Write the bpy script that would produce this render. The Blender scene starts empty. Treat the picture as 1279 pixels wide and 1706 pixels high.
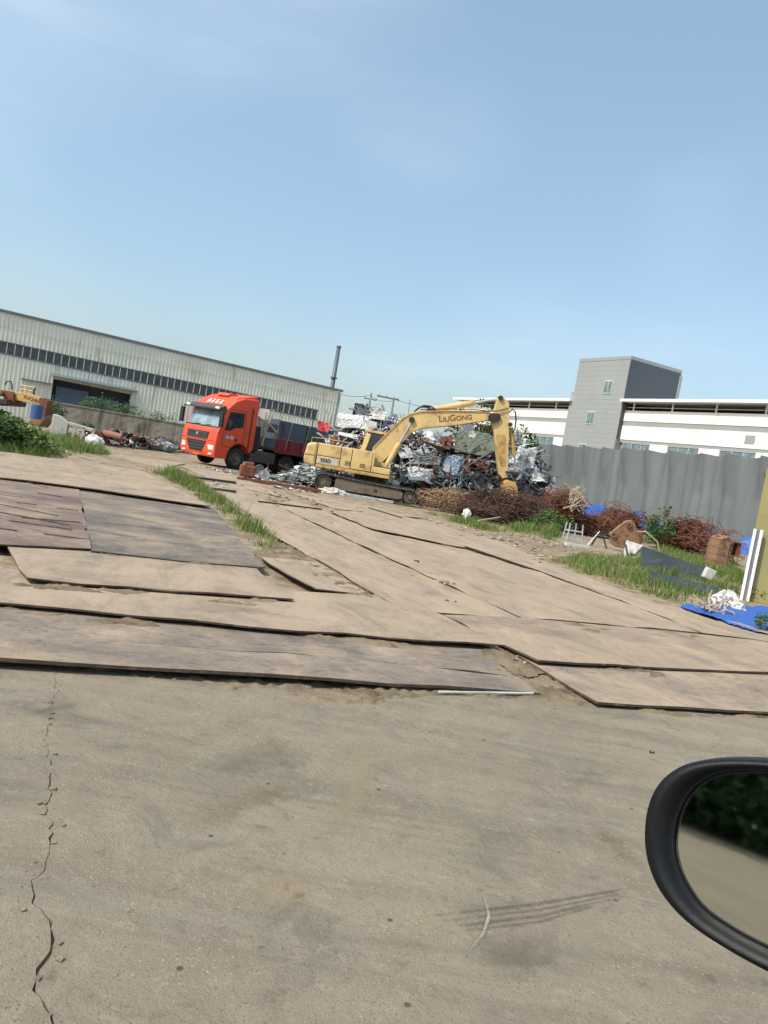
import bpy, math, random
import numpy as np
from mathutils import Vector, Matrix, Quaternion

R_ = math.radians
random.seed(7)
rng = np.random.default_rng(7)
scene = bpy.context.scene
COL = scene.collection

# ------------------------------------------------------------------ camera
FOC, PITCH, ROLL, EYE = 1281.0, R_(3.79), R_(9.7), 1.6
r0 = Vector((1, 0, 0)); u0 = Vector((0, math.sin(PITCH), math.cos(PITCH)))
FWD = Vector((0, math.cos(PITCH), -math.sin(PITCH)))
RGT = math.cos(ROLL) * r0 + math.sin(ROLL) * u0
DWN = math.sin(ROLL) * r0 - math.cos(ROLL) * u0
UPV = -DWN
cam_d = bpy.data.cameras.new('camera')
cam = bpy.data.objects.new('camera', cam_d)
COL.objects.link(cam)
mw = Matrix((RGT, UPV, -FWD)).transposed().to_4x4()
mw.translation = (0, 0, EYE)
cam.matrix_world = mw
cam_d.sensor_width = 36.0
cam_d.lens = FOC / 1706.0 * 36.0
cam_d.clip_start = 0.05
cam_d.clip_end = 6000
scene.camera = cam

# ------------------------------------------------------------------ light
HAZE = 0.22
VEIL = 3.1                              # where the cloud veil lies in the sky noise
SUN_AZ, SUN_EL = R_(-126), R_(50)      # azimuth measured from +Y towards +X
SUN_DIR = Vector((math.sin(SUN_AZ) * math.cos(SUN_EL), math.cos(SUN_AZ) * math.cos(SUN_EL), math.sin(SUN_EL)))
world = bpy.data.worlds.new('World'); scene.world = world; world.use_nodes = True
wn = world.node_tree; wn.nodes.clear()
def wnode(t): return wn.nodes.new(t)
wo = wnode('ShaderNodeOutputWorld'); wb = wnode('ShaderNodeBackground'); wb.inputs['Strength'].default_value = 0.15
sky = wnode('ShaderNodeTexSky'); sky.sky_type = 'NISHITA'; sky.sun_disc = False
sky.sun_elevation = SUN_EL; sky.sun_rotation = SUN_AZ
sky.altitude = 50; sky.air_density = 1.15; sky.dust_density = 3.4; sky.ozone_density = 4.0
tc = wnode('ShaderNodeTexCoord'); mp = wnode('ShaderNodeMapping')
mp.inputs['Rotation'].default_value = (0, R_(-8), R_(10)); mp.inputs['Scale'].default_value = (1.6, 2.2, 10.0)
nz = wnode('ShaderNodeTexNoise'); nz.inputs['Scale'].default_value = 1.5; nz.inputs['Detail'].default_value = 6; nz.inputs['Roughness'].default_value = .55
rp = wnode('ShaderNodeValToRGB'); rp.color_ramp.elements[0].position = .48; rp.color_ramp.elements[1].position = .85
rp.color_ramp.elements[1].color = (.6, .6, .6, 1)
mx = wnode('ShaderNodeMix'); mx.data_type = 'RGBA'
mx.inputs['B'].default_value = (7.5, 7.8, 7.7, 1)
L = wn.links.new
L(tc.outputs['Generated'], mp.inputs['Vector']); L(mp.outputs['Vector'], nz.inputs['Vector'])
# broad thin veil of high cloud, thicker in places, with the wisps inside it
mp2 = wnode('ShaderNodeMapping'); mp2.inputs['Location'].default_value = (VEIL, VEIL * .7, 0.0); mp2.inputs['Scale'].default_value = (1, 1, 1.4)
nz2 = wnode('ShaderNodeTexNoise'); nz2.inputs['Scale'].default_value = .9; nz2.inputs['Detail'].default_value = 3; nz2.inputs['Roughness'].default_value = .45
rp2 = wnode('ShaderNodeValToRGB'); rp2.color_ramp.elements[0].position = .40; rp2.color_ramp.elements[1].position = .70
ml = wnode('ShaderNodeMath'); ml.operation = 'MULTIPLY'; ad = wnode('ShaderNodeMath'); ad.operation = 'MULTIPLY_ADD'; ad.inputs[1].default_value = .30
L(tc.outputs['Generated'], mp2.inputs['Vector']); L(mp2.outputs['Vector'], nz2.inputs['Vector']); L(nz2.outputs['Fac'], rp2.inputs['Fac'])
L(nz.outputs['Fac'], rp.inputs['Fac']); L(rp.outputs['Color'], ml.inputs[0]); L(rp2.outputs['Color'], ml.inputs[1])
L(rp2.outputs['Color'], ad.inputs[0]); L(ml.outputs[0], ad.inputs[2]); L(ad.outputs[0], mx.inputs['Factor'])
hz = wnode('ShaderNodeMix'); hz.data_type = 'RGBA'; hz.inputs['Factor'].default_value = HAZE; hz.inputs['B'].default_value = (3.5, 4.9, 5.0, 1)
L(sky.outputs['Color'], hz.inputs['A']); L(hz.outputs['Result'], mx.inputs['A']); L(mx.outputs['Result'], wb.inputs['Color']); L(wb.outputs['Background'], wo.inputs['Surface'])
sun_d = bpy.data.lights.new('sun', 'SUN'); sun_d.energy = 3.0; sun_d.angle = R_(0.53); sun_d.color = (1.0, .94, .85)
sun = bpy.data.objects.new('sun', sun_d); COL.objects.link(sun)
sun.rotation_euler = SUN_DIR.to_track_quat('Z', 'Y').to_euler()
sun.location = (-30, -10, 40)
scene.view_settings.view_transform = 'Standard'; scene.view_settings.look = 'None'
scene.view_settings.exposure = 0.42; scene.view_settings.gamma = 1.0; scene.view_settings.use_curve_mapping = False

# ------------------------------------------------------------------ helpers
def ray(x, y): return FWD + RGT * ((x - 640) / FOC) + DWN * ((y - 853) / FOC)
def G(x, y, z=0.0):
    """point of the yard at height z that lies at photo position (x, y)"""
    d = ray(x, y); t = (z - EYE) / d.z
    return Vector((0, 0, EYE)) + d * t
def AT(x, y, Y):
    d = ray(x, y); return Vector((0, 0, EYE)) + d * (Y / d.y)

def tag(o, label=None, cat=None, group=None, kind=None):
    if label: o['label'] = label
    if cat: o['category'] = cat
    if group: o['group'] = group
    if kind: o['kind'] = kind
    return o

def empty(name, loc=(0, 0, 0), rz=0.0, label=None, cat=None, group=None):
    o = bpy.data.objects.new(name, None); COL.objects.link(o)
    o.location = loc; o.rotation_euler = (0, 0, rz); o.empty_display_size = .2
    return tag(o, label, cat, group)

def link_mesh(name, me, mat=None, parent=None, smooth=False, bevel=0.0):
    o = bpy.data.objects.new(name, me); COL.objects.link(o)
    if mat is not None:
        for m in (mat if isinstance(mat, (list, tuple)) else [mat]): me.materials.append(m)
    if smooth: me.shade_smooth()
    if parent: o.parent = parent
    if bevel:
        b = o.modifiers.new('bevel', 'BEVEL'); b.width = bevel; b.segments = 2; b.limit_method = 'ANGLE'; b.angle_limit = R_(40)
    return o

class MB:
    def __init__(s): s.v = []; s.f = []; s.m = []; s.mi = 0
    def add(s, vs, fs):
        n = len(s.v); s.v += [tuple(p) for p in vs]; s.f += [tuple(i + n for i in f) for f in fs]; s.m += [s.mi] * len(fs); return s
    def box(s, c, d, rot=None):
        c = Vector(c); h = Vector(d) * .5; vs = []
        for x in (-1, 1):
            for y in (-1, 1):
                for z in (-1, 1):
                    p = Vector((x * h.x, y * h.y, z * h.z))
                    if rot is not None: p = rot @ p
                    vs.append(c + p)
        return s.add(vs, [(0, 1, 3, 2), (4, 6, 7, 5), (0, 4, 5, 1), (2, 3, 7, 6), (0, 2, 6, 4), (1, 5, 7, 3)])
    def b2(s, x0, x1, y0, y1, z0, z1): return s.box(((x0 + x1) / 2, (y0 + y1) / 2, (z0 + z1) / 2), (x1 - x0, y1 - y0, z1 - z0))
    def prism(s, poly, a0, a1, axis='y'):
        n = len(poly)
        def mk(p, a):
            if axis == 'y': return (p[0], a, p[1])
            if axis == 'x': return (a, p[0], p[1])
            return (p[0], p[1], a)
        vs = [mk(p, a0) for p in poly] + [mk(p, a1) for p in poly]
        fs = [tuple(range(n))[::-1], tuple(range(n, 2 * n))] + [(i, (i + 1) % n, n + (i + 1) % n, n + i) for i in range(n)]
        area = sum(poly[i][0] * poly[(i + 1) % n][1] - poly[(i + 1) % n][0] * poly[i][1] for i in range(n))
        flip = (area > 0) == (axis == 'y')
        if flip != (a1 < a0): fs = [f[::-1] for f in fs]
        return s.add(vs, fs)
    def cyl(s, p0, p1, r0, r1=None, n=12, caps=True):
        r1 = r0 if r1 is None else r1
        p0 = Vector(p0); p1 = Vector(p1); d = (p1 - p0).normalized()
        a = d.orthogonal().normalized(); b = d.cross(a); vs = []
        for p, r in ((p0, r0), (p1, r1)):
            for i in range(n):
                t = 2 * math.pi * i / n; vs.append(p + a * (r * math.cos(t)) + b * (r * math.sin(t)))
        fs = [(i, (i + 1) % n, n + (i + 1) % n, n + i) for i in range(n)]
        if caps: fs += [tuple(range(n))[::-1], tuple(range(n, 2 * n))]
        return s.add(vs, fs)
    def tube(s, pts, r, n=5, taper=False):
        pts = [Vector(p) for p in pts]; vs = []; k = len(pts); a = None
        for i, p in enumerate(pts):
            d = (pts[min(i + 1, k - 1)] - pts[max(i - 1, 0)])
            d = d.normalized() if d.length > 1e-6 else Vector((0, 0, 1))
            if a is None: a = d.orthogonal().normalized()
            a = (a - d * a.dot(d)); a = a.normalized() if a.length > 1e-5 else d.orthogonal().normalized()
            b = d.cross(a); rr = r * (1 - .75 * i / (k - 1)) if taper else r
            for j in range(n):
                t = 2 * math.pi * j / n; vs.append(p + a * (rr * math.cos(t)) + b * (rr * math.sin(t)))
        fs = []
        for i in range(k - 1):
            for j in range(n):
                fs.append((i * n + j, i * n + (j + 1) % n, (i + 1) * n + (j + 1) % n, (i + 1) * n + j))
        fs += [tuple(range(n))[::-1], tuple(range((k - 1) * n, k * n))]
        return s.add(vs, fs)
    def grid(s, nx, ny, fn):
        vs = [fn(i / nx, j / ny) for j in range(ny + 1) for i in range(nx + 1)]
        fs = [(j * (nx + 1) + i, j * (nx + 1) + i + 1, (j + 1) * (nx + 1) + i + 1, (j + 1) * (nx + 1) + i) for j in range(ny) for i in range(nx)]
        return s.add(vs, fs)
    def lathe(s, prof, c, axis='y', n=20):
        """prof: (radius, offset along axis)"""
        c = Vector(c); k = len(prof); vs = []
        for r, a in prof:
            for i in range(n):
                t = 2 * math.pi * i / n; u, w = r * math.cos(t), r * math.sin(t)
                vs.append(c + (Vector((u, a, w)) if axis == 'y' else Vector((u, w, a)) if axis == 'z' else Vector((a, u, w))))
        fs = [(i * n + j, (i + 1) * n + j, (i + 1) * n + (j + 1) % n, i * n + (j + 1) % n) for i in range(k - 1) for j in range(n)]
        return s.add(vs, fs)
    def build(s, name, mat, parent=None, smooth=False, bevel=0.0, origin=None):
        vs = s.v
        if origin is not None: vs = [(p[0] - origin[0], p[1] - origin[1], p[2] - origin[2]) for p in vs]
        me = bpy.data.meshes.new(name); me.from_pydata(vs, [], s.f); me.update()
        o = link_mesh(name, me, mat, parent, smooth, bevel)
        if any(s.m): me.polygons.foreach_set('material_index', s.m)
        return o

def np_quads(name, V, mat, parent=None, smooth=False):
    """V: (N,4,3) separate quads"""
    N = V.shape[0]; me = bpy.data.meshes.new(name)
    me.vertices.add(N * 4); me.vertices.foreach_set('co', V.reshape(-1).astype(np.float32))
    me.loops.add(N * 4); me.loops.foreach_set('vertex_index', np.arange(N * 4, dtype=np.int32))
    me.polygons.add(N); me.polygons.foreach_set('loop_start', np.arange(0, N * 4, 4, dtype=np.int32))
    me.update(calc_edges=True); me.validate()
    return link_mesh(name, me, mat, parent, smooth)

def np_mesh(name, V, F, mat, parent=None, smooth=False):
    """V: (N,k,3) copies of one small mesh with faces F (list of quads)"""
    N, k, _ = V.shape; F = np.array(F, dtype=np.int32)
    idx = (np.arange(N, dtype=np.int32)[:, None, None] * k + F[None]).reshape(-1); nf = N * len(F)
    me = bpy.data.meshes.new(name)
    me.vertices.add(N * k); me.vertices.foreach_set('co', V.reshape(-1).astype(np.float32))
    me.loops.add(nf * 4); me.loops.foreach_set('vertex_index', idx)
    me.polygons.add(nf); me.polygons.foreach_set('loop_start', np.arange(0, nf * 4, 4, dtype=np.int32))
    me.update(calc_edges=True); me.validate()
    return link_mesh(name, me, mat, parent, smooth)

def rot_np(n, tilt=math.pi):
    q = rng.normal(size=(n, 4)); q /= np.linalg.norm(q, axis=1)[:, None]
    w, x, y, z = q.T
    return np.stack([np.stack([1 - 2 * (y * y + z * z), 2 * (x * y - z * w), 2 * (x * z + y * w)], -1),
                     np.stack([2 * (x * y + z * w), 1 - 2 * (x * x + z * z), 2 * (y * z - x * w)], -1),
                     np.stack([2 * (x * z - y * w), 2 * (y * z + x * w), 1 - 2 * (x * x + y * y)], -1)], 1)

BOXF = [(0, 1, 3, 2), (4, 6, 7, 5), (0, 4, 5, 1), (2, 3, 7, 6), (0, 2, 6, 4), (1, 5, 7, 3)]
def np_boxes(name, C, S, Rm, mat, parent=None):
    corners = np.array([(x, y, z) for x in (-.5, .5) for y in (-.5, .5) for z in (-.5, .5)])
    V = np.einsum('nij,nkj->nki', Rm, corners[None] * S[:, None, :]) + C[:, None, :]
    return np_mesh(name, V, BOXF, mat, parent)

def leaf_quads(C, size, up=.35):
    n = len(C); d = rng.normal(size=(n, 3)); d[:, 2] = np.abs(d[:, 2]) * up + rng.normal(size=n) * .3
    d /= np.linalg.norm(d, axis=1)[:, None]
    e = np.cross(d, rng.normal(size=(n, 3))); e /= np.linalg.norm(e, axis=1)[:, None]
    s = size * rng.uniform(.6, 1.35, n)[:, None]
    n3 = np.cross(d, e)
    return np.stack([C, C + d * s * .5 + e * s * .28 + n3 * s * .08, C + d * s, C + d * s * .5 - e * s * .28 + n3 * s * .08], 1)

def blades(P, h, w, lean=.35):
    """P (N,3) roots, h (N) heights -> two stacked quads each"""
    n = len(P); a = rng.uniform(0, 2 * np.pi, n); dx = np.stack([np.cos(a), np.sin(a), np.zeros(n)], 1)
    b = rng.uniform(0, 2 * np.pi, n); ln = np.stack([np.cos(b), np.sin(b), np.zeros(n)], 1) * (h * rng.uniform(.1, lean * 2, n))[:, None]
    up = np.zeros((n, 3)); up[:, 2] = h; W = dx * (w * rng.uniform(.6, 1.4, n))[:, None]
    m = P + up * .55 + ln * .3; t = P + up * rng.uniform(.8, 1, n)[:, None] + ln
    return np.stack([P - W, P + W, m + W * .75, m - W * .75, t + W * .12, t - W * .12], 1)
BLF = [(0, 1, 2, 3), (3, 2, 4, 5)]

def in_poly(X, Y, poly):
    ins = np.zeros(X.shape, bool); n = len(poly)
    for i in range(n):
        x1, y1 = poly[i]; x2, y2 = poly[(i + 1) % n]
        c = ((y1 > Y) != (y2 > Y)) & (X < (x2 - x1) * (Y - y1) / (y2 - y1 + 1e-12) + x1); ins ^= c
    return ins
def sample_poly(poly, n):
    p = np.array([(q[0], q[1]) for q in poly]); lo, hi = p.min(0), p.max(0); out = np.zeros((0, 2))
    while len(out) < n:
        c = rng.uniform(lo, hi, (n * 2, 2)); out = np.concatenate([out, c[in_poly(c[:, 0], c[:, 1], p)]])
    return out[:n]
def vnoise(x, y, seed=0):
    """smooth value noise, numpy"""
    xi = np.floor(x).astype(int); yi = np.floor(y).astype(int); fx = x - xi; fy = y - yi
    def h(a, b):
        n = (a * 374761393 + b * 668265263 + seed * 1274126177) & 0x7fffffff; n = ((n ^ (n >> 13)) * 1103515245) & 0x7fffffff
        return (n ^ (n >> 16)) / 0x7fffffff % 1.0
    u = fx * fx * (3 - 2 * fx); v = fy * fy * (3 - 2 * fy)
    return (h(xi, yi) * (1 - u) + h(xi + 1, yi) * u) * (1 - v) + (h(xi, yi + 1) * (1 - u) + h(xi + 1, yi + 1) * u) * v
def fbm(x, y, seed=0, o=4): return sum(vnoise(x * 2 ** i, y * 2 ** i, seed + i) / 2 ** i for i in range(o)) / sum(1 / 2 ** i for i in range(o))

# ------------------------------------------------------------------ materials
def srgb(*c): return tuple((x / 255 / 12.92 if x / 255 <= .04045 else ((x / 255 + .055) / 1.055) ** 2.4) for x in c)
def nodes(name):
    m = bpy.data.materials.new(name); m.use_nodes = True; nt = m.node_tree
    return m, nt, nt.nodes['Principled BSDF']
def tnoise(nt, vec, scale, detail=4, rough=.55, dist=0.0):
    n = nt.nodes.new('ShaderNodeTexNoise'); n.inputs['Scale'].default_value = scale; n.inputs['Detail'].default_value = detail
    n.inputs['Roughness'].default_value = rough; n.inputs['Distortion'].default_value = dist
    nt.links.new(vec, n.inputs['Vector']); return n.outputs['Fac']
def ramp(nt, fac, stops):
    r = nt.nodes.new('ShaderNodeValToRGB'); el = r.color_ramp.elements
    while len(el) < len(stops): el.new(.5)
    for e, (p, c) in zip(el, stops):
        e.position = p; e.color = (c, c, c, 1) if isinstance(c, (int, float)) else (*c[:3], 1)
    nt.links.new(fac, r.inputs['Fac']); return r.outputs['Color']
def mix(nt, fac, a, b, mode='MIX'):
    m = nt.nodes.new('ShaderNodeMix'); m.data_type = 'RGBA'; m.blend_type = mode
    for k, v in (('Factor', fac), ('A', a), ('B', b)):
        if isinstance(v, (int, float)): m.inputs[k].default_value = v if k == 'Factor' else (v, v, v, 1)
        elif isinstance(v, tuple): m.inputs[k].default_value = (*v[:3], 1)
        else: nt.links.new(v, m.inputs[k])
    return m.outputs['Result']
def math_(nt, op, a, b=0.0):
    m = nt.nodes.new('ShaderNodeMath'); m.operation = op
    for i, v in enumerate((a, b)):
        if isinstance(v, (int, float)): m.inputs[i].default_value = v
        else: nt.links.new(v, m.inputs[i])
    return m.outputs[0]
def mapping(nt, vec, scale=(1, 1, 1), rot=(0, 0, 0), loc=(0, 0, 0)):
    m = nt.nodes.new('ShaderNodeMapping'); m.inputs['Scale'].default_value = scale; m.inputs['Rotation'].default_value = rot; m.inputs['Location'].default_value = loc
    nt.links.new(vec, m.inputs['Vector']); return m.outputs['Vector']
def wpos(nt): return nt.nodes.new('ShaderNodeNewGeometry').outputs['Position']
def bump(nt, bsdf, h, strength=.3, dist=.02):
    b = nt.nodes.new('ShaderNodeBump'); b.inputs['Strength'].default_value = strength; b.inputs['Distance'].default_value = dist
    nt.links.new(h, b.inputs['Height']); nt.links.new(b.outputs['Normal'], bsdf.inputs['Normal'])

def simple(name, col, rough=.6, metal=0.0, var=.25, scale=4.0, dirt=None, dirt_amt=.5, dirt_scale=2.5, bmp=.15, bscale=40, streak=False, spec=.5, dist=.01):
    """paint or metal with tone variation, patches of dirt or rust and fine relief"""
    m, nt, b = nodes(name); p = wpos(nt)
    n1 = tnoise(nt, p, scale, 5)
    c = mix(nt, ramp(nt, n1, [(.3, 0.0), (.7, 1.0)]), tuple(x * (1 - var) for x in col), tuple(min(1, x * (1 + var * .7)) for x in col))
    if dirt is not None:
        pv = mapping(nt, p, (1, 1, .18)) if streak else p
        n2 = tnoise(nt, pv, dirt_scale, 8, .68, .4)
        t = 1 - dirt_amt
        c = mix(nt, ramp(nt, n2, [(max(0, .32 + t * .36), 0.0), (min(1, .50 + t * .36), 1.0)]), c, dirt)
    nt.links.new(c, b.inputs['Base Color'])
    n3 = tnoise(nt, p, bscale, 4)
    nt.links.new(ramp(nt, n1, [(.2, max(.04, rough - .12)), (.8, min(1, rough + .12))]), b.inputs['Roughness'])
    b.inputs['Metallic'].default_value = metal; b.inputs['Specular IOR Level'].default_value = spec
    if bmp: bump(nt, b, n3, bmp, dist)
    return m

def foliage(name, dark, light, dry=None, dry_amt=.12, trans=.25):
    m, nt, b = nodes(name)
    ri = nt.nodes.new('ShaderNodeNewGeometry').outputs['Random Per Island']
    p = wpos(nt)
    c = mix(nt, ri, dark, light)
    c = mix(nt, math_(nt, 'MULTIPLY', ramp(nt, tnoise(nt, p, 1.1, 3), [(.35, 0.0), (.65, 1.0)]), .45), c, tuple(x * 1.25 for x in light))
    if dry:
        c = mix(nt, ramp(nt, math_(nt, 'FRACT', math_(nt, 'MULTIPLY', ri, 37.7)), [(1 - dry_amt - .02, 0.0), (1 - dry_amt, 1.0)]), c, dry)
    nt.links.new(c, b.inputs['Base Color']); b.inputs['Roughness'].default_value = .6; b.inputs['Specular IOR Level'].default_value = .25
    t = nt.nodes.new('ShaderNodeBsdfTranslucent'); nt.links.new(c, t.inputs['Color'])
    ms = nt.nodes.new('ShaderNodeMixShader'); ms.inputs['Fac'].default_value = trans
    out = nt.nodes['Material Output']
    nt.links.new(b.outputs[0], ms.inputs[1]); nt.links.new(t.outputs[0], ms.inputs[2]); nt.links.new(ms.outputs[0], out.inputs['Surface'])
    return m

def mat_dirt(name='sandy_dirt', k=1.0):
    m, nt, b = nodes(name); p = wpos(nt)
    a = tnoise(nt, p, .35, 6); f = tnoise(nt, p, 3.0, 8, .65); g = tnoise(nt, p, 28, 6, .7)
    c = mix(nt, ramp(nt, a, [(.35, 0.0), (.68, 1.0)]), srgb(142, 127, 105), srgb(164, 149, 125))
    c = mix(nt, ramp(nt, f, [(.42, 0.0), (.72, 1.0)]), c, srgb(94, 78, 60))
    c = mix(nt, ramp(nt, g, [(.55, 0.0), (.8, .6)]), c, srgb(178, 163, 140))
    # far country beyond the works is overgrown
    sx = nt.nodes.new('ShaderNodeSeparateXYZ'); nt.links.new(p, sx.inputs[0])
    if k < 1: c = mix(nt, 1.0, c, (k * .97, k * .97, k * .95), 'MULTIPLY')
    nt.links.new(c, b.inputs['Base Color']); b.inputs['Roughness'].default_value = .95; b.inputs['Specular IOR Level'].default_value = .15
    bump(nt, b, math_(nt, 'ADD', f, math_(nt, 'MULTIPLY', g, .6)), .7, .03)
    return m
def mat_concrete():
    m, nt, b = nodes('worn_concrete'); p = wpos(nt)
    pr = mapping(nt, p, (1, 1, 1), (0, 0, R_(24)))
    st = mapping(nt, pr, (2.6, .45, 1)); tr = mapping(nt, p, (.35, 2.8, 1), (0, 0, R_(-14))); tr2 = mapping(nt, p, (.3, 3.4, 1), (0, 0, R_(38)))
    a = tnoise(nt, p, .55, 6, .6); s = tnoise(nt, st, 1.1, 8, .66, .4); t = tnoise(nt, tr, 1.3, 9, .68, .6); t2 = tnoise(nt, tr2, 1.0, 8, .66, .4)
    f = tnoise(nt, p, 9, 9, .72); g = tnoise(nt, p, 130, 4, .7); bl = tnoise(nt, p, 2.3, 9, .7, .8)
    c = mix(nt, ramp(nt, a, [(.3, 0.0), (.7, 1.0)]), srgb(132, 121, 104), srgb(152, 140, 121))
    c = mix(nt, ramp(nt, s, [(.47, 0.0), (.68, .6)]), c, srgb(150, 139, 115))
    c = mix(nt, ramp(nt, t, [(.46, 0.0), (.68, .6)]), c, srgb(106, 103, 93))
    c = mix(nt, ramp(nt, t2, [(.53, 0.0), (.72, .45)]), c, srgb(154, 146, 130))
    c = mix(nt, ramp(nt, bl, [(.52, 0.0), (.68, .5)]), c, srgb(126, 110, 90))
    c = mix(nt, ramp(nt, bl, [(.32, .5), (.46, 0.0)]), c, srgb(98, 96, 88))
    c = mix(nt, ramp(nt, f, [(.54, 0.0), (.70, .65)]), c, srgb(162, 151, 130))
    c = mix(nt, ramp(nt, f, [(.28, .7), (.42, 0.0)]), c, srgb(82, 75, 64))
    c = mix(nt, ramp(nt, g, [(.3, .4), (.5, 0.0)]), c, srgb(70, 65, 56))
    v2 = nt.nodes.new('ShaderNodeTexVoronoi'); v2.inputs['Scale'].default_value = 55; nt.links.new(p, v2.inputs['Vector'])
    c = mix(nt, math_(nt, 'MULTIPLY', ramp(nt, v2.outputs['Distance'], [(.10, .7), (.28, 0.0)]), ramp(nt, f, [(.4, 0.0), (.6, 1.0)])), c, srgb(70, 64, 54))
    v3 = nt.nodes.new('ShaderNodeTexVoronoi'); v3.inputs['Scale'].default_value = 38; nt.links.new(mapping(nt, p, (1, 1, 1), (0, 0, 0), (3, 7, 0)), v3.inputs['Vector'])
    c = mix(nt, math_(nt, 'MULTIPLY', ramp(nt, v3.outputs['Distance'], [(.08, .8), (.22, 0.0)]), ramp(nt, bl, [(.45, 0.0), (.6, 1.0)])), c, srgb(178, 168, 148))
    v = nt.nodes.new('ShaderNodeTexVoronoi'); v.inputs['Scale'].default_value = 4.2; nt.links.new(p, v.inputs['Vector'])
    c = mix(nt, ramp(nt, v.outputs['Distance'], [(.03, .8), (.065, 0.0)]), c, srgb(66, 59, 49))
    nt.links.new(c, b.inputs['Base Color']); b.inputs['Roughness'].default_value = .9; b.inputs['Specular IOR Level'].default_value = .2
    h = math_(nt, 'ADD', math_(nt, 'MULTIPLY', f, 1.5), math_(nt, 'MULTIPLY', g, .45)); h = math_(nt, 'ADD', h, math_(nt, 'MULTIPLY', bl, 1.6))
    bump(nt, b, h, .6, .03)
    return m
def mat_stain(name, col, scale=(1, 1, 1), amt=.5):
    """thin stain or scuff that breaks up at its edges"""
    m, nt, b = nodes(name); p = wpos(nt)
    at = nt.nodes.new('ShaderNodeAttribute'); at.attribute_name = 'fade'
    n = math_(nt, 'ADD', tnoise(nt, p, 16, 9, .78), math_(nt, 'MULTIPLY', math_(nt, 'SUBTRACT', at.outputs['Fac'], .62), .55)); b.inputs['Base Color'].default_value = (*col, 1); b.inputs['Roughness'].default_value = .95; b.inputs['Specular IOR Level'].default_value = .1
    t = nt.nodes.new('ShaderNodeBsdfTransparent'); ms = nt.nodes.new('ShaderNodeMixShader')
    nt.links.new(ramp(nt, n, [(.40, 0.0), (.72, amt)]), ms.inputs['Fac']); nt.links.new(t.outputs[0], ms.inputs[1]); nt.links.new(b.outputs[0], ms.inputs[2])
    nt.links.new(ms.outputs[0], nt.nodes['Material Output'].inputs['Surface']); return m
def mat_plate():
    """road plate: object colour is the bare steel tone, its alpha how far dust covers it"""
    m, nt, b = nodes('dusty_steel_plate'); p = wpos(nt); oi = nt.nodes.new('ShaderNodeObjectInfo')
    pr = mapping(nt, p, (1, 1, 1), (0, 0, R_(-20)))
    sh = nt.nodes.new('ShaderNodeVectorMath'); sh.operation = 'ADD'
    cb = nt.nodes.new('ShaderNodeCombineXYZ'); rr = math_(nt, 'MULTIPLY', oi.outputs['Random'], 40.0)
    nt.links.new(rr, cb.inputs[0]); nt.links.new(rr, cb.inputs[1]); nt.links.new(pr, sh.inputs[0]); nt.links.new(cb.outputs[0], sh.inputs[1])
    q = sh.outputs[0]
    st = mapping(nt, q, (.62, 1.15, 1), (0, 0, R_(16))); st2 = mapping(nt, q, (1.3, .5, 1), (0, 0, R_(30))); st3 = mapping(nt, q, (2.0, .8, 1), (0, 0, R_(-35)))
    a = tnoise(nt, q, .75, 7, .62, .5); s = tnoise(nt, st, 1.3, 9, .70, 1.2); t = tnoise(nt, st2, 1.1, 8, .66, .5); w = tnoise(nt, st3, 1.3, 9, .72, 1.0); f = tnoise(nt, q, 14, 8, .74)
    steel = mix(nt, ramp(nt, w, [(.46, 0.0), (.68, .55)]), oi.outputs['Color'], srgb(122, 116, 108))
    steel = mix(nt, ramp(nt, f, [(.3, .5), (.48, 0.0)]), steel, srgb(60, 58, 57))
    dust = mix(nt, ramp(nt, t, [(.38, 0.0), (.62, 1.0)]), srgb(168, 150, 129), srgb(150, 134, 116))
    dust = mix(nt, ramp(nt, s, [(.5, 0.0), (.7, .6)]), dust, srgb(164, 149, 122))
    dust = mix(nt, ramp(nt, w, [(.48, 0.0), (.68, .65)]), dust, srgb(118, 109, 97))
    cover = math_(nt, 'ADD', math_(nt, 'MULTIPLY', s, .42), math_(nt, 'MULTIPLY', a, .40)); cover = math_(nt, 'ADD', cover, math_(nt, 'MULTIPLY', f, .18))
    cover = math_(nt, 'ADD', cover, math_(nt, 'SUBTRACT', oi.outputs['Alpha'], .5))
    c = mix(nt, ramp(nt, cover, [(.40, 0.0), (.60, .95)]), steel, dust)
    c = mix(nt, ramp(nt, f, [(.26, .6), (.42, 0.0)]), c, srgb(88, 76, 64))
    c = mix(nt, ramp(nt, f, [(.60, 0.0), (.78, .4)]), c, srgb(172, 158, 134))
    v = nt.nodes.new('ShaderNodeTexVoronoi'); v.inputs['Scale'].default_value = 5; nt.links.new(q, v.inputs['Vector'])
    c = mix(nt, ramp(nt, v.outputs['Distance'], [(.03, .8), (.06, 0.0)]), c, srgb(62, 52, 44))
    nt.links.new(c, b.inputs['Base Color']); nt.links.new(ramp(nt, cover, [(.42, .82), (.60, .95)]), b.inputs['Roughness'])
    b.inputs['Specular IOR Level'].default_value = .12
    bump(nt, b, math_(nt, 'ADD', math_(nt, 'MULTIPLY', f, .7), math_(nt, 'MULTIPLY', s, 1.8)), .5, .025)
    return m
def mat_glass(name, col, rough=.08, spec=.6):
    m, nt, b = nodes(name); p = wpos(nt)
    c = mix(nt, ramp(nt, tnoise(nt, p, 1.8, 4), [(.3, 0.0), (.7, 1.0)]), tuple(x * .6 for x in col), tuple(x * 1.4 for x in col))
    nt.links.new(c, b.inputs['Base Color']); b.inputs['Roughness'].default_value = rough; b.inputs['Specular IOR Level'].default_value = spec
    return m

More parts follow.
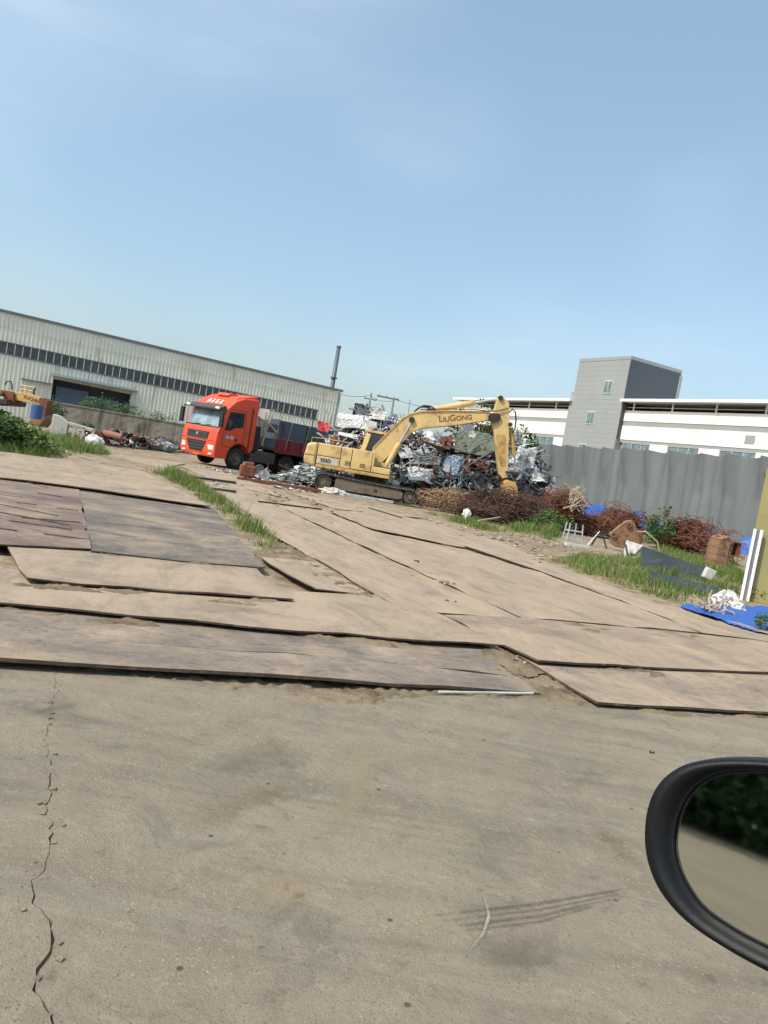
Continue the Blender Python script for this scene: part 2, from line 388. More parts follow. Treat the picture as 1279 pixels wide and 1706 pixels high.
DIRT = mat_dirt(); DIRT2 = mat_dirt('loose_soil', .74); CONC = mat_concrete(); PLATE = mat_plate()
M = {}
M['edge'] = simple('shaded_rusty_edge', srgb(78, 64, 52), .95, 0, .35, 9, srgb(120, 102, 82), .5, 6, .4, 60)  # rusty steel, darkened so the edge shade is painted into the colour
M['corr'] = simple('warehouse_sheet', srgb(216, 218, 204), .5, .0, .08, .6, srgb(160, 148, 118), .34, 1.2, .1, 20, streak=True)
M['trim'] = simple('grey_trim', srgb(104, 112, 116), .5, 0, .15, 2)
M['wpane'] = mat_glass('window_dark', srgb(60, 68, 70), .22)
M['mull'] = simple('window_frame', srgb(190, 194, 188), .5, 0, .1)
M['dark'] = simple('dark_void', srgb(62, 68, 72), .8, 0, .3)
M['bluedoor'] = simple('blue_door_sheet', srgb(78, 98, 122), .6, 0, .2, 1.5)
M['oldwall'] = simple('stained_cement_wall', srgb(128, 122, 110), .9, 0, .2, 1.5, srgb(58, 56, 50), .62, 1.0, .4, 18, streak=True)
M['yellow'] = simple('faded_yellow_paint', srgb(212, 182, 122), .6, 0, .14, 1.6, srgb(150, 122, 80), .46, 1.8, .12, 30)
M['yellow2'] = simple('yellow_paint_strong', srgb(190, 156, 94), .5, 0, .15, 2, srgb(120, 84, 36), .42, 3.0, .15, 30)
M['seam'] = simple('seam_dark', srgb(72, 54, 28), .8, 0, .2)
M['track'] = simple('dusty_track_steel', srgb(96, 88, 76), .75, .1, .3, 4, srgb(128, 114, 92), .5, 5, .4, 30)
M['trackframe'] = simple('track_frame_paint', srgb(112, 102, 84), .75, 0, .25, 3, srgb(70, 62, 50), .5, 3, .3, 20)
M['steel'] = simple('dark_greasy_steel', srgb(58, 50, 42), .55, .2, .3, 5, srgb(96, 66, 40), .4, 4, .2, 40)
M['rod'] = simple('bright_rod', srgb(190, 190, 186), .25, .8, .1)
M['rubber'] = simple('tyre_rubber', srgb(42, 42, 42), .85, 0, .25, 5, srgb(92, 84, 72), .35, 3, .3, 40)
M['rim'] = simple('grey_rim', srgb(110, 110, 110), .5, .3, .2, 5)
M['orange'] = simple('orange_cab_paint', srgb(220, 80, 46), .48, 0, .10, 1.2, srgb(166, 88, 64), .38, 1.6, .05, 30)
M['black'] = simple('black_plastic', srgb(34, 35, 36), .5, 0, .2)
M['darkgrey'] = simple('dark_grey_metal', srgb(74, 74, 74), .6, .1, .25, 4, srgb(92, 82, 70), .4, 3)
M['wind'] = mat_glass('windscreen', srgb(130, 148, 156), .06, .9)
M['glass'] = mat_glass('tinted_glass', srgb(44, 50, 58), .06, .7)
M['lamp'] = simple('lamp_glass', srgb(214, 210, 205), .2, 0, .15, 20)
M['white'] = simple('white_marking', srgb(232, 228, 222), .6, 0, .06)
M['badge'] = simple('badge_grey', srgb(128, 124, 124), .5, .2, .1)
M['chrome'] = simple('emblem_metal', srgb(200, 200, 200), .25, .9, .05)
M['plateyellow'] = simple('number_plate_yellow', srgb(236, 178, 56), .5, 0, .1)
M['redpaint'] = simple('dull_red_paint', srgb(134, 44, 42), .65, 0, .2, 2, srgb(92, 62, 52), .4, 2.5)
M['bluegrey'] = simple('blue_grey_boards', srgb(84, 94, 102), .75, 0, .2, 1.5, srgb(58, 60, 62), .45, 2.5)
M['wood'] = simple('bleached_wood', srgb(176, 160, 132), .85, 0, .2, 6)
M['rust'] = simple('rust', srgb(124, 74, 50), .9, .05, .3, 5, srgb(74, 46, 34), .5, 4, .4, 40)
M['rustlight'] = simple('dusty_rust', srgb(142, 110, 84), .9, 0, .25, 4, srgb(96, 62, 42), .55, 4, .4, 40)
M['rebar'] = simple('rebar_rust', srgb(112, 72, 52), .9, 0, .4, 6)
M['rebar2'] = simple('rebar_dark', srgb(84, 62, 48), .9, 0, .35, 6)
M['brush'] = simple('dry_wire', srgb(150, 124, 92), .9, 0, .3, 6)
M['alu'] = simple('aluminium_scrap', srgb(180, 186, 188), .45, .3, .25, 3, srgb(98, 98, 94), .45, 4)
M['whitesheet'] = simple('white_sheet', srgb(200, 200, 196), .6, 0, .12, 3, srgb(146, 140, 128), .4, 4)
M['midgrey'] = simple('grey_sheet', srgb(132, 136, 138), .55, .3, .25, 3, srgb(90, 86, 80), .4, 4)
M['darksheet'] = simple('charcoal_sheet', srgb(64, 68, 70), .6, .2, .3, 3, srgb(96, 88, 76), .35, 4)
M['bluesheet'] = simple('blue_grey_sheet', srgb(116, 134, 150), .5, .1, .2, 3, srgb(90, 96, 100), .35, 4)
M['greensheet'] = simple('dull_green_sheet', srgb(96, 106, 90), .75, 0, .2, 3, srgb(80, 80, 70), .4, 4)
M['redscrap'] = simple('red_scrap', srgb(176, 52, 54), .55, 0, .2, 4)
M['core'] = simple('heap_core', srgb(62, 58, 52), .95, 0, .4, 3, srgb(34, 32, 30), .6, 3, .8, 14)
M['tarp'] = simple('grey_tarpaulin', srgb(106, 111, 111), .55, 0, .09, .5, srgb(92, 97, 98), .4, .6, .12, 14, streak=True)
M['bluetarp'] = simple('blue_tarpaulin', srgb(40, 88, 162), .55, 0, .12, 2, None, bmp=.2, bscale=9, dist=.03)
M['greentarp'] = simple('green_net', srgb(52, 78, 58), .8, 0, .2)
M['fwhite'] = simple('factory_white_cladding', srgb(228, 226, 214), .7, 0, .05, .4, srgb(204, 198, 184), .3, .5, .05, 10)
M['fgrey'] = simple('factory_grey_cladding', srgb(146, 149, 146), .7, 0, .05, .4, None, bmp=.05)
M['fdark'] = simple('tower_shaded_cladding', srgb(74, 79, 85), .7, 0, .05, .4, None, bmp=.05)  # darker copy of the tower grey, side shade painted into the colour
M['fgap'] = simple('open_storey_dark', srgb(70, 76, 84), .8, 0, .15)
M['fpane'] = mat_glass('factory_pane', srgb(104, 122, 126), .12)
M['roofwhite'] = simple('white_roof_edge', srgb(236, 238, 238), .5, 0, .03)
M['olive'] = simple('olive_gate_sheet', srgb(150, 142, 92), .45, 0, .08, .8, srgb(126, 124, 80), .35, 1.2, .05, 8)
M['postwhite'] = simple('white_channel', srgb(232, 232, 226), .5, 0, .05, 3)
M['blackpanel'] = simple('black_panel', srgb(46, 52, 52), .45, 0, .25, 2, srgb(74, 78, 72), .4, 3)
M['cementwhite'] = simple('pale_cement', srgb(190, 186, 176), .9, 0, .12, 3, srgb(140, 132, 116), .35, 3, .5, 20)
M['pinkpipe'] = simple('dull_red_pipe', srgb(140, 98, 84), .8, 0, .15, 4)
M['bluebarrel'] = simple('blue_plastic', srgb(58, 88, 140), .5, 0, .15)
M['pole'] = simple('utility_pole', srgb(112, 112, 108), .8, 0, .15)
M['chimney'] = simple('chimney_steel', srgb(84, 94, 100), .5, .2, .12, .8)
M['bark'] = simple('bark', srgb(92, 80, 66), .95, 0, .25, 5, None, bmp=.6, bscale=12)
M['mirrorshell'] = simple('mirror_housing_black', srgb(12, 14, 16), .5, 0, .15, 6, None, bmp=.05, bscale=300, spec=.35)
M['carpaint'] = simple('car_paint', srgb(60, 62, 66), .25, .3, .05, 2)
mm, _nt, _b = nodes('mirror_glass'); _b.inputs['Base Color'].default_value = (.60, .61, .54, 1); _b.inputs['Metallic'].default_value = 1; _b.inputs['Roughness'].default_value = .03; M['mirror'] = mm
F_GRASS = foliage('grass_blades', srgb(54, 78, 34), srgb(114, 138, 66), srgb(160, 146, 100), .14)
F_WEED = foliage('weed_leaves', srgb(42, 70, 36), srgb(92, 122, 66), srgb(140, 138, 86), .06)
F_TREE = foliage('tree_leaves', srgb(34, 58, 34), srgb(76, 104, 56))
F_SHRUB = foliage('shrub_leaves', srgb(52, 82, 50), srgb(104, 132, 88))

# ================================================================== THE SETTING
def height_patch(name, poly, res, amp, lift, mat, seed, blur=3, base=-.02):
    """low heap of loose dirt that thins out to nothing at its border"""
    p = np.array([(q[0], q[1]) for q in poly]); lo, hi = p.min(0) - .4, p.max(0) + .4
    nx, ny = [int((hi[i] - lo[i]) / res) + 1 for i in (0, 1)]
    X, Y = np.meshgrid(lo[0] + np.arange(nx) * res, lo[1] + np.arange(ny) * res)
    Mk = in_poly(X + (fbm(X * 3, Y * 3, seed + 9) - .5) * .35, Y + (fbm(X * 3, Y * 3, seed + 5) - .5) * .35, p).astype(float)
    for _ in range(blur):
        Mk = (Mk + np.roll(Mk, 1, 0) + np.roll(Mk, -1, 0) + np.roll(Mk, 1, 1) + np.roll(Mk, -1, 1)) / 5
    Z = base + Mk * lift + (fbm(X * 5, Y * 5, seed, 5) - .5) * amp * Mk + (fbm(X * 22, Y * 22, seed + 3, 3) - .5) * amp * .9 * Mk
    V = np.stack([X, Y, Z], -1).reshape(-1, 3); I = np.arange(nx * ny).reshape(ny, nx)
    F = np.stack([I[:-1, :-1], I[:-1, 1:], I[1:, 1:], I[1:, :-1]], -1).reshape(-1, 4)
    keep = (Mk[:-1, :-1] + Mk[1:, 1:]).reshape(-1) > .01
    me = bpy.data.meshes.new(name); me.from_pydata(V.tolist(), [], F[keep].tolist()); me.update()
    return tag(link_mesh(name, me, mat, None, True), kind='structure')

# ground sheet to the horizon and the uneven yard on it
g = MB(); g.add([(-3000, -3000, -.07), (3000, -3000, -.07), (3000, 3000, -.07), (-3000, 3000, -.07)], [(0, 1, 2, 3)])
tag(g.build('ground', DIRT), kind='structure')
def yard_h(X, Y):
    h = -.012 + (fbm(X * .8, Y * .8, 3, 4) - .5) * .05 + (fbm(X * 4, Y * 4, 8, 2) - .5) * .02
    h += .35 * np.exp(-((X + 14) / 4.5) ** 2 - ((Y - 25) / 3.0) ** 2)
    h += .22 * np.exp(-((X - 8.0) / 2.6) ** 2 - ((Y - 19.5) / 4.0) ** 2)
    return h * np.clip((Y - 5.2) / 2.0, 0, 1) - .05 * (1 - np.clip((Y - 5.2) / 2.0, 0, 1))
def yard_z(x, y): return float(yard_h(np.array([x * 1.0]), np.array([y * 1.0]))[0])
nx, ny = 330, 330
XX, YY = np.meshgrid(np.linspace(-34, 32, nx), np.linspace(4.6, 66, ny))
ZZ = yard_h(XX, YY); V = np.stack([XX, YY, ZZ], -1).reshape(-1, 3); I = np.arange(nx * ny).reshape(ny, nx)
Fq = np.stack([I[:-1, :-1], I[:-1, 1:], I[1:, 1:], I[1:, :-1]], -1).reshape(-1, 4)
me = bpy.data.meshes.new('yard_dirt'); me.from_pydata(V.tolist(), [], Fq.tolist()); me.update()
tag(link_mesh('yard_dirt', me, DIRT, None, True), kind='structure')

# concrete apron split by a jagged crack
apron = tag(empty('concrete_apron'), kind='structure')
ck = [(95, 1110), (90, 1150), (85, 1180), (78, 1235), (84, 1300), (80, 1350), (84, 1405), (78, 1440), (54, 1478), (60, 1502), (84, 1535), (88, 1585), (66, 1615), (58, 1652), (84, 1692), (92, 1730)]
cw = [.002, .003, .004, .003, .005, .006, .004, .006, .006, .006, .011, .011, .008, .008, .010, .010]
cpts = [G(x, y) for x, y in ck]; cpts = [cpts[0] + Vector((-.9, 2.0, 0))] + cpts + [Vector((.2, .2, 0)), Vector((1.8, -3.4, 0)), Vector((9, -30, 0))]
cw = [.004] + cw + [.02, .02, .02]
jag = []
for i in range(len(cpts) - 1):
    a, b = cpts[i], cpts[i + 1]; k = max(1, int((b - a).length / .035)) if i < 17 else 4
    for j in range(k):
        t = j / k; p = a.lerp(b, t); w = cw[i] * (1 - t) + cw[i + 1] * t
        jt = random.gauss(0, .007); jag.append((p.x + jt, p.y + random.gauss(0, .004), w * random.uniform(.35, 1.5)))
left = [(x - w / 2, y) for x, y, w in jag]; right = [(x + w / 2 + random.gauss(0, .002), y) for x, y, w in jag]
top_l, top_r = left[0], right[0]
s = MB(); s.prism(left + [(-26, -30), (-26, 4.0), (-5, 5.4)], -.09, 0, 'z'); s.build('concrete_slab', CONC, apron)
s = MB(); s.prism(right + [(30, -30), (30, 9.6), (8, 7.6), (2.2, 6.4), (-.8, 6.3)], -.09, .0, 'z'); s.build('concrete_slab', CONC, apron)
s = MB(); jj = [q for q in jag if q[1] > 1.0]; vv = []
for x, y, w in jj:
    zz = -.010 + random.gauss(0, .003); vv += [(x - .05, y, -.03), (x - .006, y, zz), (x + .006, y, zz), (x + .05, y, -.03)]
s.add(vv, [(4 * i + k, 4 * i + k + 1, 4 * i + k + 5, 4 * i + k + 4) for i in range(len(jj) - 1) for k in range(3)])
tag(s.build('crack_soil', DIRT2, apron), kind='stuff')
# chipped spalls lying along the crack
s = MB()
for x, y, w in jag[::2]:
    if y < 4.3 and random.random() < .55:
        r = random.uniform(.003, .012); c = Vector((x + random.gauss(0, .03), y, r * .25))
        s.box(c, (r * 2, r * 1.5, r), Matrix.Rotation(random.uniform(0, 3), 3, 'Z') @ Matrix.Rotation(random.uniform(-.5, .5), 3, 'X'))
tag(s.build('concrete_crumbs', CONC), 'small concrete crumbs scattered along the long crack in the apron', 'crumbs', kind='stuff')

height_patch('dirt_strip', [G(*q) for q in [(-60, 1098), (120, 1112), (250, 1122), (300, 1140), (420, 1150), (470, 1146), (520, 1168), (600, 1176), (680, 1166), (740, 1158), (800, 1160), (960, 1172), (990, 1168), (930, 1118), (850, 1080), (780, 1060), (600, 1100), (300, 1090), (-60, 1080)]], .018, .05, .026, DIRT2, 21)
height_patch('dirt_patch', [G(*q) for q in [(395, 930), (455, 940), (540, 985), (560, 1000), (640, 1010), (600, 975), (540, 940), (470, 905), (430, 920)]], .04, .09, .06, DIRT2, 31)

# tyre scuffs, a scraped arc and painted dent shade on the concrete
def mark(name, pts, w, mat, label, z=.004):
    P_ = [G(*q) for q in pts]; fine = []
    for i in range(len(P_) - 1):
        k = max(2, int((P_[i + 1] - P_[i]).length / .05))
        fine += [P_[i].lerp(P_[i + 1], j / k) for j in range(k)]
    fine.append(P_[-1]); m = MB(); vs = []; fd_ = []
    for i, p in enumerate(fine):
        d = (fine[min(i + 1, len(fine) - 1)] - fine[max(i - 1, 0)]).normalized(); n = Vector((-d.y, d.x, 0)); e = min(1, 3 * min(i, len(fine) - 1 - i) / len(fine)); ww = w * random.uniform(.85, 1.15)
        for k, f in ((-1, 0), (-.45, .75), (0, 1), (.45, .75), (1, 0)): vs.append((p.x + n.x * ww * k, p.y + n.y * ww * k, z)); fd_.append(f * e)
    m.add(vs, [(5 * i + k, 5 * i + k + 1, 5 * i + k + 6, 5 * i + k + 5) for i in range(len(fine) - 1) for k in range(4)]); o = m.build(name, mat, apron); o['kind'] = 'stuff'
    at = o.data.attributes.new('fade', 'FLOAT', 'POINT'); at.data.foreach_set('value', fd_); return o
DARK_MARK = mat_stain('tyre_scuff', srgb(86, 82, 72), amt=.42); PALE = mat_stain('pale_scrape', srgb(160, 152, 138), amt=.9); BROWN = mat_stain('brown_stain', srgb(120, 100, 76), amt=.24); DUST = mat_stain('dust_drift', srgb(162, 148, 122), amt=.35); DAMP = mat_stain('damp_stain', srgb(96, 92, 82), amt=.24)
for k, dy in enumerate((0, 11, 22, 32)): mark('tyre_scuff', [(560 + k * 25, 1546 + dy * .8), (760, 1522 + dy), (900, 1506 + dy * .95), (1160 - k * 30, 1462 + dy * .8)], .010 if k % 2 else .017, DARK_MARK, '', .004 + .0005 * k)
mark('scrape_or_dent_shade', [(794, 1476), (808, 1500), (814, 1528), (806, 1555), (788, 1580), (762, 1602)], .014, PALE, '', .007)
mark('scrape_or_dent_shade', [(790, 1476), (804, 1500), (810, 1528), (802, 1555), (784, 1580), (758, 1602)], .006, DARK_MARK, '', .0075)
for (px, py, l) in ((272, 1490, 30), (210, 1522, 16), (358, 1552, 22), (430, 1582, 14), (60, 1470, 20), (925, 1362, 16), (520, 1400, 12), (1020, 1430, 26)):
    mark('scrape_or_dent_shade', [(px, py + l * .3), (px + l * .3, py - l * .15), (px + l * .8, py - l * .3), (px + l * 1.3, py - l * .1)], .006, DARK_MARK, '', .0042)  # dark arcs paint the shade of small chipped dents, no relief
mark('dust_drift', [(625, 1195), (605, 1260), (590, 1330), (560, 1380), (500, 1480)], .14, DUST, '', .0035)
mark('dust_drift', [(500, 1420), (470, 1480), (440, 1560)], .2, DUST, '', .0032)
mark('brown_stain', [(960, 1350), (1040, 1420), (1110, 1490)], .09, BROWN, '', .0034)
mark('brown_stain', [(240, 1400), (420, 1330), (560, 1300)], .16, BROWN, '', .0036)
mark('damp_stain', [(760, 1600), (880, 1590), (960, 1620)], .2, DAMP, '', .0031)
mark('damp_stain', [(0, 1200), (70, 1185), (170, 1165)], .06, DAMP, '', .0033)
mark('damp_stain', [(300, 1300), (440, 1260), (560, 1240)], .25, DAMP, '', .003)
for (px, py, r) in ((500, 1478, .05), (480, 1500, .03), (600, 1170, .12), (330, 1695, .05)):
    c_ = G(px, py); height_patch('dirt_crumble', [(c_.x + r * math.cos(t) * random.uniform(.6, 1.3), c_.y + r * math.sin(t) * random.uniform(.6, 1.3)) for t in [k * .7 for k in range(9)]], 0.008, .035, .014, DIRT2, 90 + int(px), 3, -.009)

# ------------------------------------------------ steel plates that pave the yard
paving = tag(empty('steel_plate_paving'), kind='structure')
def plate(pts, col, dust, thick=.016, wob=.012):
    W = [G(*p) for p in pts]; n = len(W); ring = []
    for i in range(n):
        a, b = W[i], W[(i + 1) % n]; k = max(1, int((b - a).length / .38))
        for j in range(k):
            p = a.lerp(b, j / k); f = 1 if j else .3
            ring.append(p + Vector((random.gauss(0, wob) * f, random.gauss(0, wob) * f, random.gauss(0, .006))))
    c = sum(ring, Vector()) / len(ring)
    m = MB(); k = len(ring)
    vs = ring + [p - Vector((0, 0, thick)) for p in ring]
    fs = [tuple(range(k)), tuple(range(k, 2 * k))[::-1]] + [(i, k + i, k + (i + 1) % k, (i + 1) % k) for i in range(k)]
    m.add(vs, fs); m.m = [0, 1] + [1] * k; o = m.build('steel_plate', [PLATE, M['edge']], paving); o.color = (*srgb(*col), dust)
    return o
BLUE, PURP, GREYP, TAN = (86, 84, 81), (102, 86, 83), (96, 91, 85), (116, 102, 88)
plate([(-200, 1088, .05), (0, 1098, .065), (450, 1122, .09), (900, 1153, .035), (862, 1127, .03), (480, 1086, .055), (0, 1058, .045), (-200, 1045, .045)], BLUE, .53, .022)
plate([(-200, 1047, .04), (0, 1060, .04), (480, 1089, .048), (858, 1126, .024), (795, 1078, .03), (420, 1030, .04), (0, 990, .04), (-200, 975, .04)], BLUE, .51)
plate([(-200, 985, .085), (0, 1004, .085), (420, 1045, .092), (840, 1075, .085), (738, 1026, .06), (640, 992, .06), (490, 985, .06), (45, 950, .06), (-200, 930, .06)], BLUE, .62)
plate([(45, 965, .108), (490, 998, .10), (425, 945, .07), (150, 915, .07), (10, 905, .075)], GREYP, .62)
plate([(-160, 760, .06), (130, 803, .06), (152, 915, .105), (0, 906, .105), (-160, 890, .105)], PURP, .48)
plate([(128, 803, .055), (352, 842, .055), (442, 945, .095), (300, 934, .1), (153, 917, .105)], BLUE, .48)
plate([(-160, 738, .08), (0, 752, .08), (240, 785, .06), (350, 843, .125), (130, 811, .125), (0, 794, .125), (-160, 772, .125)], GREYP, .62, .022)
plate([(330, 803, .02), (445, 886, .04), (545, 941, .075), (610, 980, .07), (670, 1017, .055), (869, 1031, .04), (732, 971, .03), (619, 918, .025), (455, 840, .02), (385, 803, .015)], TAN, .68)
plate([(457, 840, .02), (619, 915, .03), (732, 968, .035), (872, 1029, .045), (1165, 1053, .045), (1030, 1000, .03), (900, 954, .03), (779, 917, .025), (620, 884, .02), (548, 855, .018), (490, 832, .015)], TAN, .70)
plate([(552, 853, .018), (620, 881, .025), (779, 913, .032), (900, 951, .035), (1035, 1000, .04), (1170, 1054, .05), (1300, 1072, .05), (1180, 1030, .03), (1090, 1003, .025), (960, 955, .02), (840, 905, .02), (700, 866, .015), (620, 850, .015)], TAN, .72)
plate([(738, 1025, .05), (842, 1074, .06), (897, 1101, .07), (1279, 1120, .07), (1450, 1130, .07), (1450, 1082, .05), (1279, 1068, .05), (1060, 1046, .05), (870, 1030, .05)], PURP, .60, .02)
plate([(843, 1078, .02), (995, 1170, .045), (1279, 1185, .05), (1480, 1196, .05), (1480, 1128, .03), (1279, 1116, .025), (905, 1097, .02)], GREYP, .57, .02)
plate([(436, 930, .05), (530, 936, .05), (600, 970, .03), (655, 1008, .02), (603, 988, .06), (529, 981, .08), (480, 958, .075)], TAN, .8)
plate([(300, 776, .02), (400, 792, .03), (470, 828, .02), (360, 803, .02)], TAN, .7)
plate([(190, 757, .02), (310, 772, .03), (255, 783, .03), (150, 764, .02)], TAN, .75)
plate([(485, 822, .015), (600, 840, .02), (705, 863, .02), (560, 848, .018)], TAN, .70)
plate([(1170, 1056, .02), (1300, 1074, .02), (1420, 1080, .02), (1330, 1062, .02), (1200, 1030, .012)], TAN, .7)
# slots and weld beads on the purple plate
s = MB()
for q in [(10, 795, 80, 812), (0, 824, 38, 829), (28, 837, 62, 841), (62, 821, 103, 827), (0, 840, 97, 859), (0, 853, 114, 874), (15, 867, 120, 882), (36, 862, 134, 870), (73, 889, 150, 899), (94, 846, 131, 851), (0, 880, 28, 884), (8, 797, 60, 800)]:
    z = .075 + (((q[1] + q[3]) / 2) - 800) / 110 * .034 + .006
    a, b = G(q[0], q[1], z), G(q[2], q[3], z); d = b - a
    s.box((a + b) / 2, (d.length, .022, .010), Matrix.Rotation(math.atan2(d.y, d.x), 3, 'Z'))
tag(s.build('weld_beads', M['edge'], paving), kind='stuff')

# soil caught along and under the plate edges
er = random.Random(3)
for (xa, ya, xb, yb, z, n) in ((0, 1010, 840, 1082, .045, 9), (60, 972, 480, 1003, .068, 5), (900, 1106, 1279, 1126, .028, 5), (995, 1174, 1279, 1190, .0, 4), (560, 985, 680, 1025, .03, 3), (150, 918, 430, 950, .075, 3), (880, 1034, 1270, 1074, .045, 4), (780, 1060, 880, 1120, .03, 4)):
    for _ in range(n):
        t = er.random(); c_ = G(xa + (xb - xa) * t, ya + (yb - ya) * t + er.uniform(-2, 8), z); a0 = math.atan2(G(xb, yb).y - G(xa, ya).y, G(xb, yb).x - G(xa, ya).x); l, w = er.uniform(.12, .45), er.uniform(.03, .09)
        height_patch('edge_soil', [(c_.x + l * math.cos(q) * math.cos(a0) - w * math.sin(q) * math.sin(a0), c_.y + l * math.cos(q) * math.sin(a0) + w * math.sin(q) * math.cos(a0)) for q in [k * .63 for k in range(10)]], .025, .04, .026, DIRT2, er.randint(1, 900), 2, z - .012)

# ------------------------------------------------ warehouse
wd = Vector((.866, .5, 0)); W0 = Vector((-37.1, 69.7, 0)); FALL = -.0174
wh = empty('warehouse', W0, math.atan2(wd.y, wd.x), 'long pale corrugated sheet warehouse with a band of small windows', 'warehouse')
X0, X1 = -6.0, 34.8
def sh(x, z): return z + FALL * x
def corrugated(z0, z1, x0, x1, yo=0.0, pitch=.36):
    m = MB(); k = int((x1 - x0) / pitch); prof = []
    for i in range(k):
        x = x0 + (x1 - x0) * i / k; p = (x1 - x0) / k
        prof += [(x, 0), (x + p * .58, 0), (x + p * .68, -.05), (x + p * .9, -.05)]
    prof.append((x1, 0)); n = len(prof)
    vs = [(x, y + yo, sh(x, z0)) for x, y in prof] + [(x, y + yo, sh(x, z1)) for x, y in prof]
    m.add(vs, [(i, i + 1, n + i + 1, n + i) for i in range(n - 1)]); return m
corrugated(6.38, 7.75, X0, X1, 0).build('wall_sheet', M['corr'], wh)
corrugated(7.70, 9.0, X0, X1, -.03).build('wall_sheet', M['corr'], wh)
corrugated(-.6, 5.32, X0, 5.2, 0).build('wall_sheet', M['corr'], wh)
corrugated(4.0, 5.32, 5.2, 12.2, 0).build('wall_sheet', M['corr'], wh)
corrugated(-.6, 5.32, 12.2, X1, 0).build('wall_sheet', M['corr'], wh)
corrugated(5.32, 6.38, 32.3, X1, 0).build('wall_sheet', M['corr'], wh)
# gable end and the back, so the hall is closed
m = MB(); m.prism([(.06, -.6), (24, -.6), (24, sh(X1, 9)), (12, sh(X1, 10.1)), (.06, sh(X1, 9.0))], X1 - .05, X1, 'x'); m.build('gable_wall', M['corr'], wh)
m = MB(); m.add([(X0, .1, sh(X0, 9)), (X1 - .06, .1, sh(X1, 9)), (X1 - .06, 12, sh(X1, 10.05)), (X0, 12, sh(X0, 10.05)), (X1 - .06, 24, sh(X1, 9)), (X0, 24, sh(X0, 9))], [(0, 1, 2, 3), (3, 2, 4, 5)]); m.build('roof', M['trim'], wh)
m = MB()
for x in range(-6, 34, 2): m.add([(x, -.16, sh(x, 8.95)), (x + 2.02, -.16, sh(x + 2.02, 8.95)), (x + 2.02, -.16, sh(x + 2, 9.2)), (x, -.16, sh(x, 9.2)), (x, .15, sh(x, 9.2)), (x + 2.02, .15, sh(x + 2, 9.2)), (x, .0, sh(x, 8.95)), (x + 2.02, .0, sh(x + 2, 8.95))], [(0, 1, 2, 3), (3, 2, 5, 4), (6, 7, 1, 0)])
m.add([(34, -.16, sh(34, 8.95)), (34.9, -.16, sh(34.9, 8.95)), (34.9, -.16, sh(34.9, 9.2)), (34, -.16, sh(34, 9.2))], [(0, 1, 2, 3)])
m.build('gutter', M['trim'], wh)
m = MB()
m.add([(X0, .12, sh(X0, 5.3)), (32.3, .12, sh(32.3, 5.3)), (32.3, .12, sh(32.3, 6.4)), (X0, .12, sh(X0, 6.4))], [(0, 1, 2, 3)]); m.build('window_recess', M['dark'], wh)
for z, h in ((5.27, .13), (6.36, .09)):
    m = MB(); m.add([(X0, -.07, sh(X0, z)), (32.35, -.07, sh(32.35, z)), (32.35, -.07, sh(32.35, z + h)), (X0, -.07, sh(X0, z + h)), (X0, .1, sh(X0, z + h)), (32.35, .1, sh(32.35, z + h)), (X0, .1, sh(X0, z)), (32.35, .1, sh(32.35, z))], [(0, 1, 2, 3), (3, 2, 5, 4), (6, 7, 1, 0)])
    m.build('window_sill' if z < 6 else 'window_head', M['trim'], wh)
pw = .665; mw_ = MB(); mw_.b2(-.035, .035, -.05, .06, 0, .97); mull = None
pane_me = None; k = 0; x = 32.25
while x > -1.5:
    if mull is None: mull = mw_.build('mullion', M['mull'], wh)
    else:
        c = bpy.data.objects.new('mullion', mull.data); COL.objects.link(c); c.parent = wh; mull = c
    mull.location = (x, 0, sh(x, 5.4))
    if pane_me is None:
        a = MB(); a.b2(-pw + .036, -.036, .03, .045, .01, .96); po = a.build('window_pane', M['wpane'], wh); pane_me = po.data
    else:
        po = bpy.data.objects.new('window_pane', pane_me); COL.objects.link(po); po.parent = wh
    po.location = (x, 0, sh(x, 5.4)); po.rotation_euler = (random.gauss(0, .012), random.gauss(0, .01), random.gauss(0, .02))
    x -= pw
# loading door with its canopy
m = MB(); m.prism([(-1.5, 4.02), (-1.5, 4.16), (.02, 4.42), (.02, 4.2)], 5.0, 12.6, 'x'); m.build('door_canopy', M['trim'], wh)
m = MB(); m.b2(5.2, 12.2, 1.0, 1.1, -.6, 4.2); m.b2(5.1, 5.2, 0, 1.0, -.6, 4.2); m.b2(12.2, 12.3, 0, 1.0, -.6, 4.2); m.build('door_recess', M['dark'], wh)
m = MB(); m.b2(5.6, 8.5, .55, .6, -.4, 3.3); m.build('door_panel', M['bluedoor'], wh)
m = MB(); m.b2(8.6, 11.4, .62, .67, -.4, 2.9); m.build('door_panel', M['bluedoor'], wh)
m = MB(); m.b2(2.5, 5.05, -.5, 0.0, 3.35, 3.43); m.build('side_ledge', M['trim'], wh)
m = MB(); m.b2(11.2, 13.0, -.5, 0.0, 2.6, 2.68); m.build('side_ledge', M['trim'], wh)
m = MB(); m.tube([(X1 - .3, -.14, sh(X1, 8.9)), (X1 - .3, -.14, -.5)], .06, 8); m.build('downpipe', M['trim'], wh)

# chimney behind the warehouse
c0 = Vector((-9.3, 100, 0)); ch = empty('chimney', c0, 0, 'tall thin grey steel chimney behind the warehouse end', 'chimney')
m = MB(); m.cyl((0, 0, -.1), (0, 0, 15.0), .30, .26, 18); m.build('flue', M['chimney'], ch, True)
m = MB(); m.cyl((0, 0, 10.9), (0, 0, 11.05), .46, .46, 18); m.build('collar', M['chimney'], ch)
m = MB(); m.cyl((0, 0, 14.9), (0, 0, 15.1), .31, .31, 18); m.build('rim', M['trim'], ch)

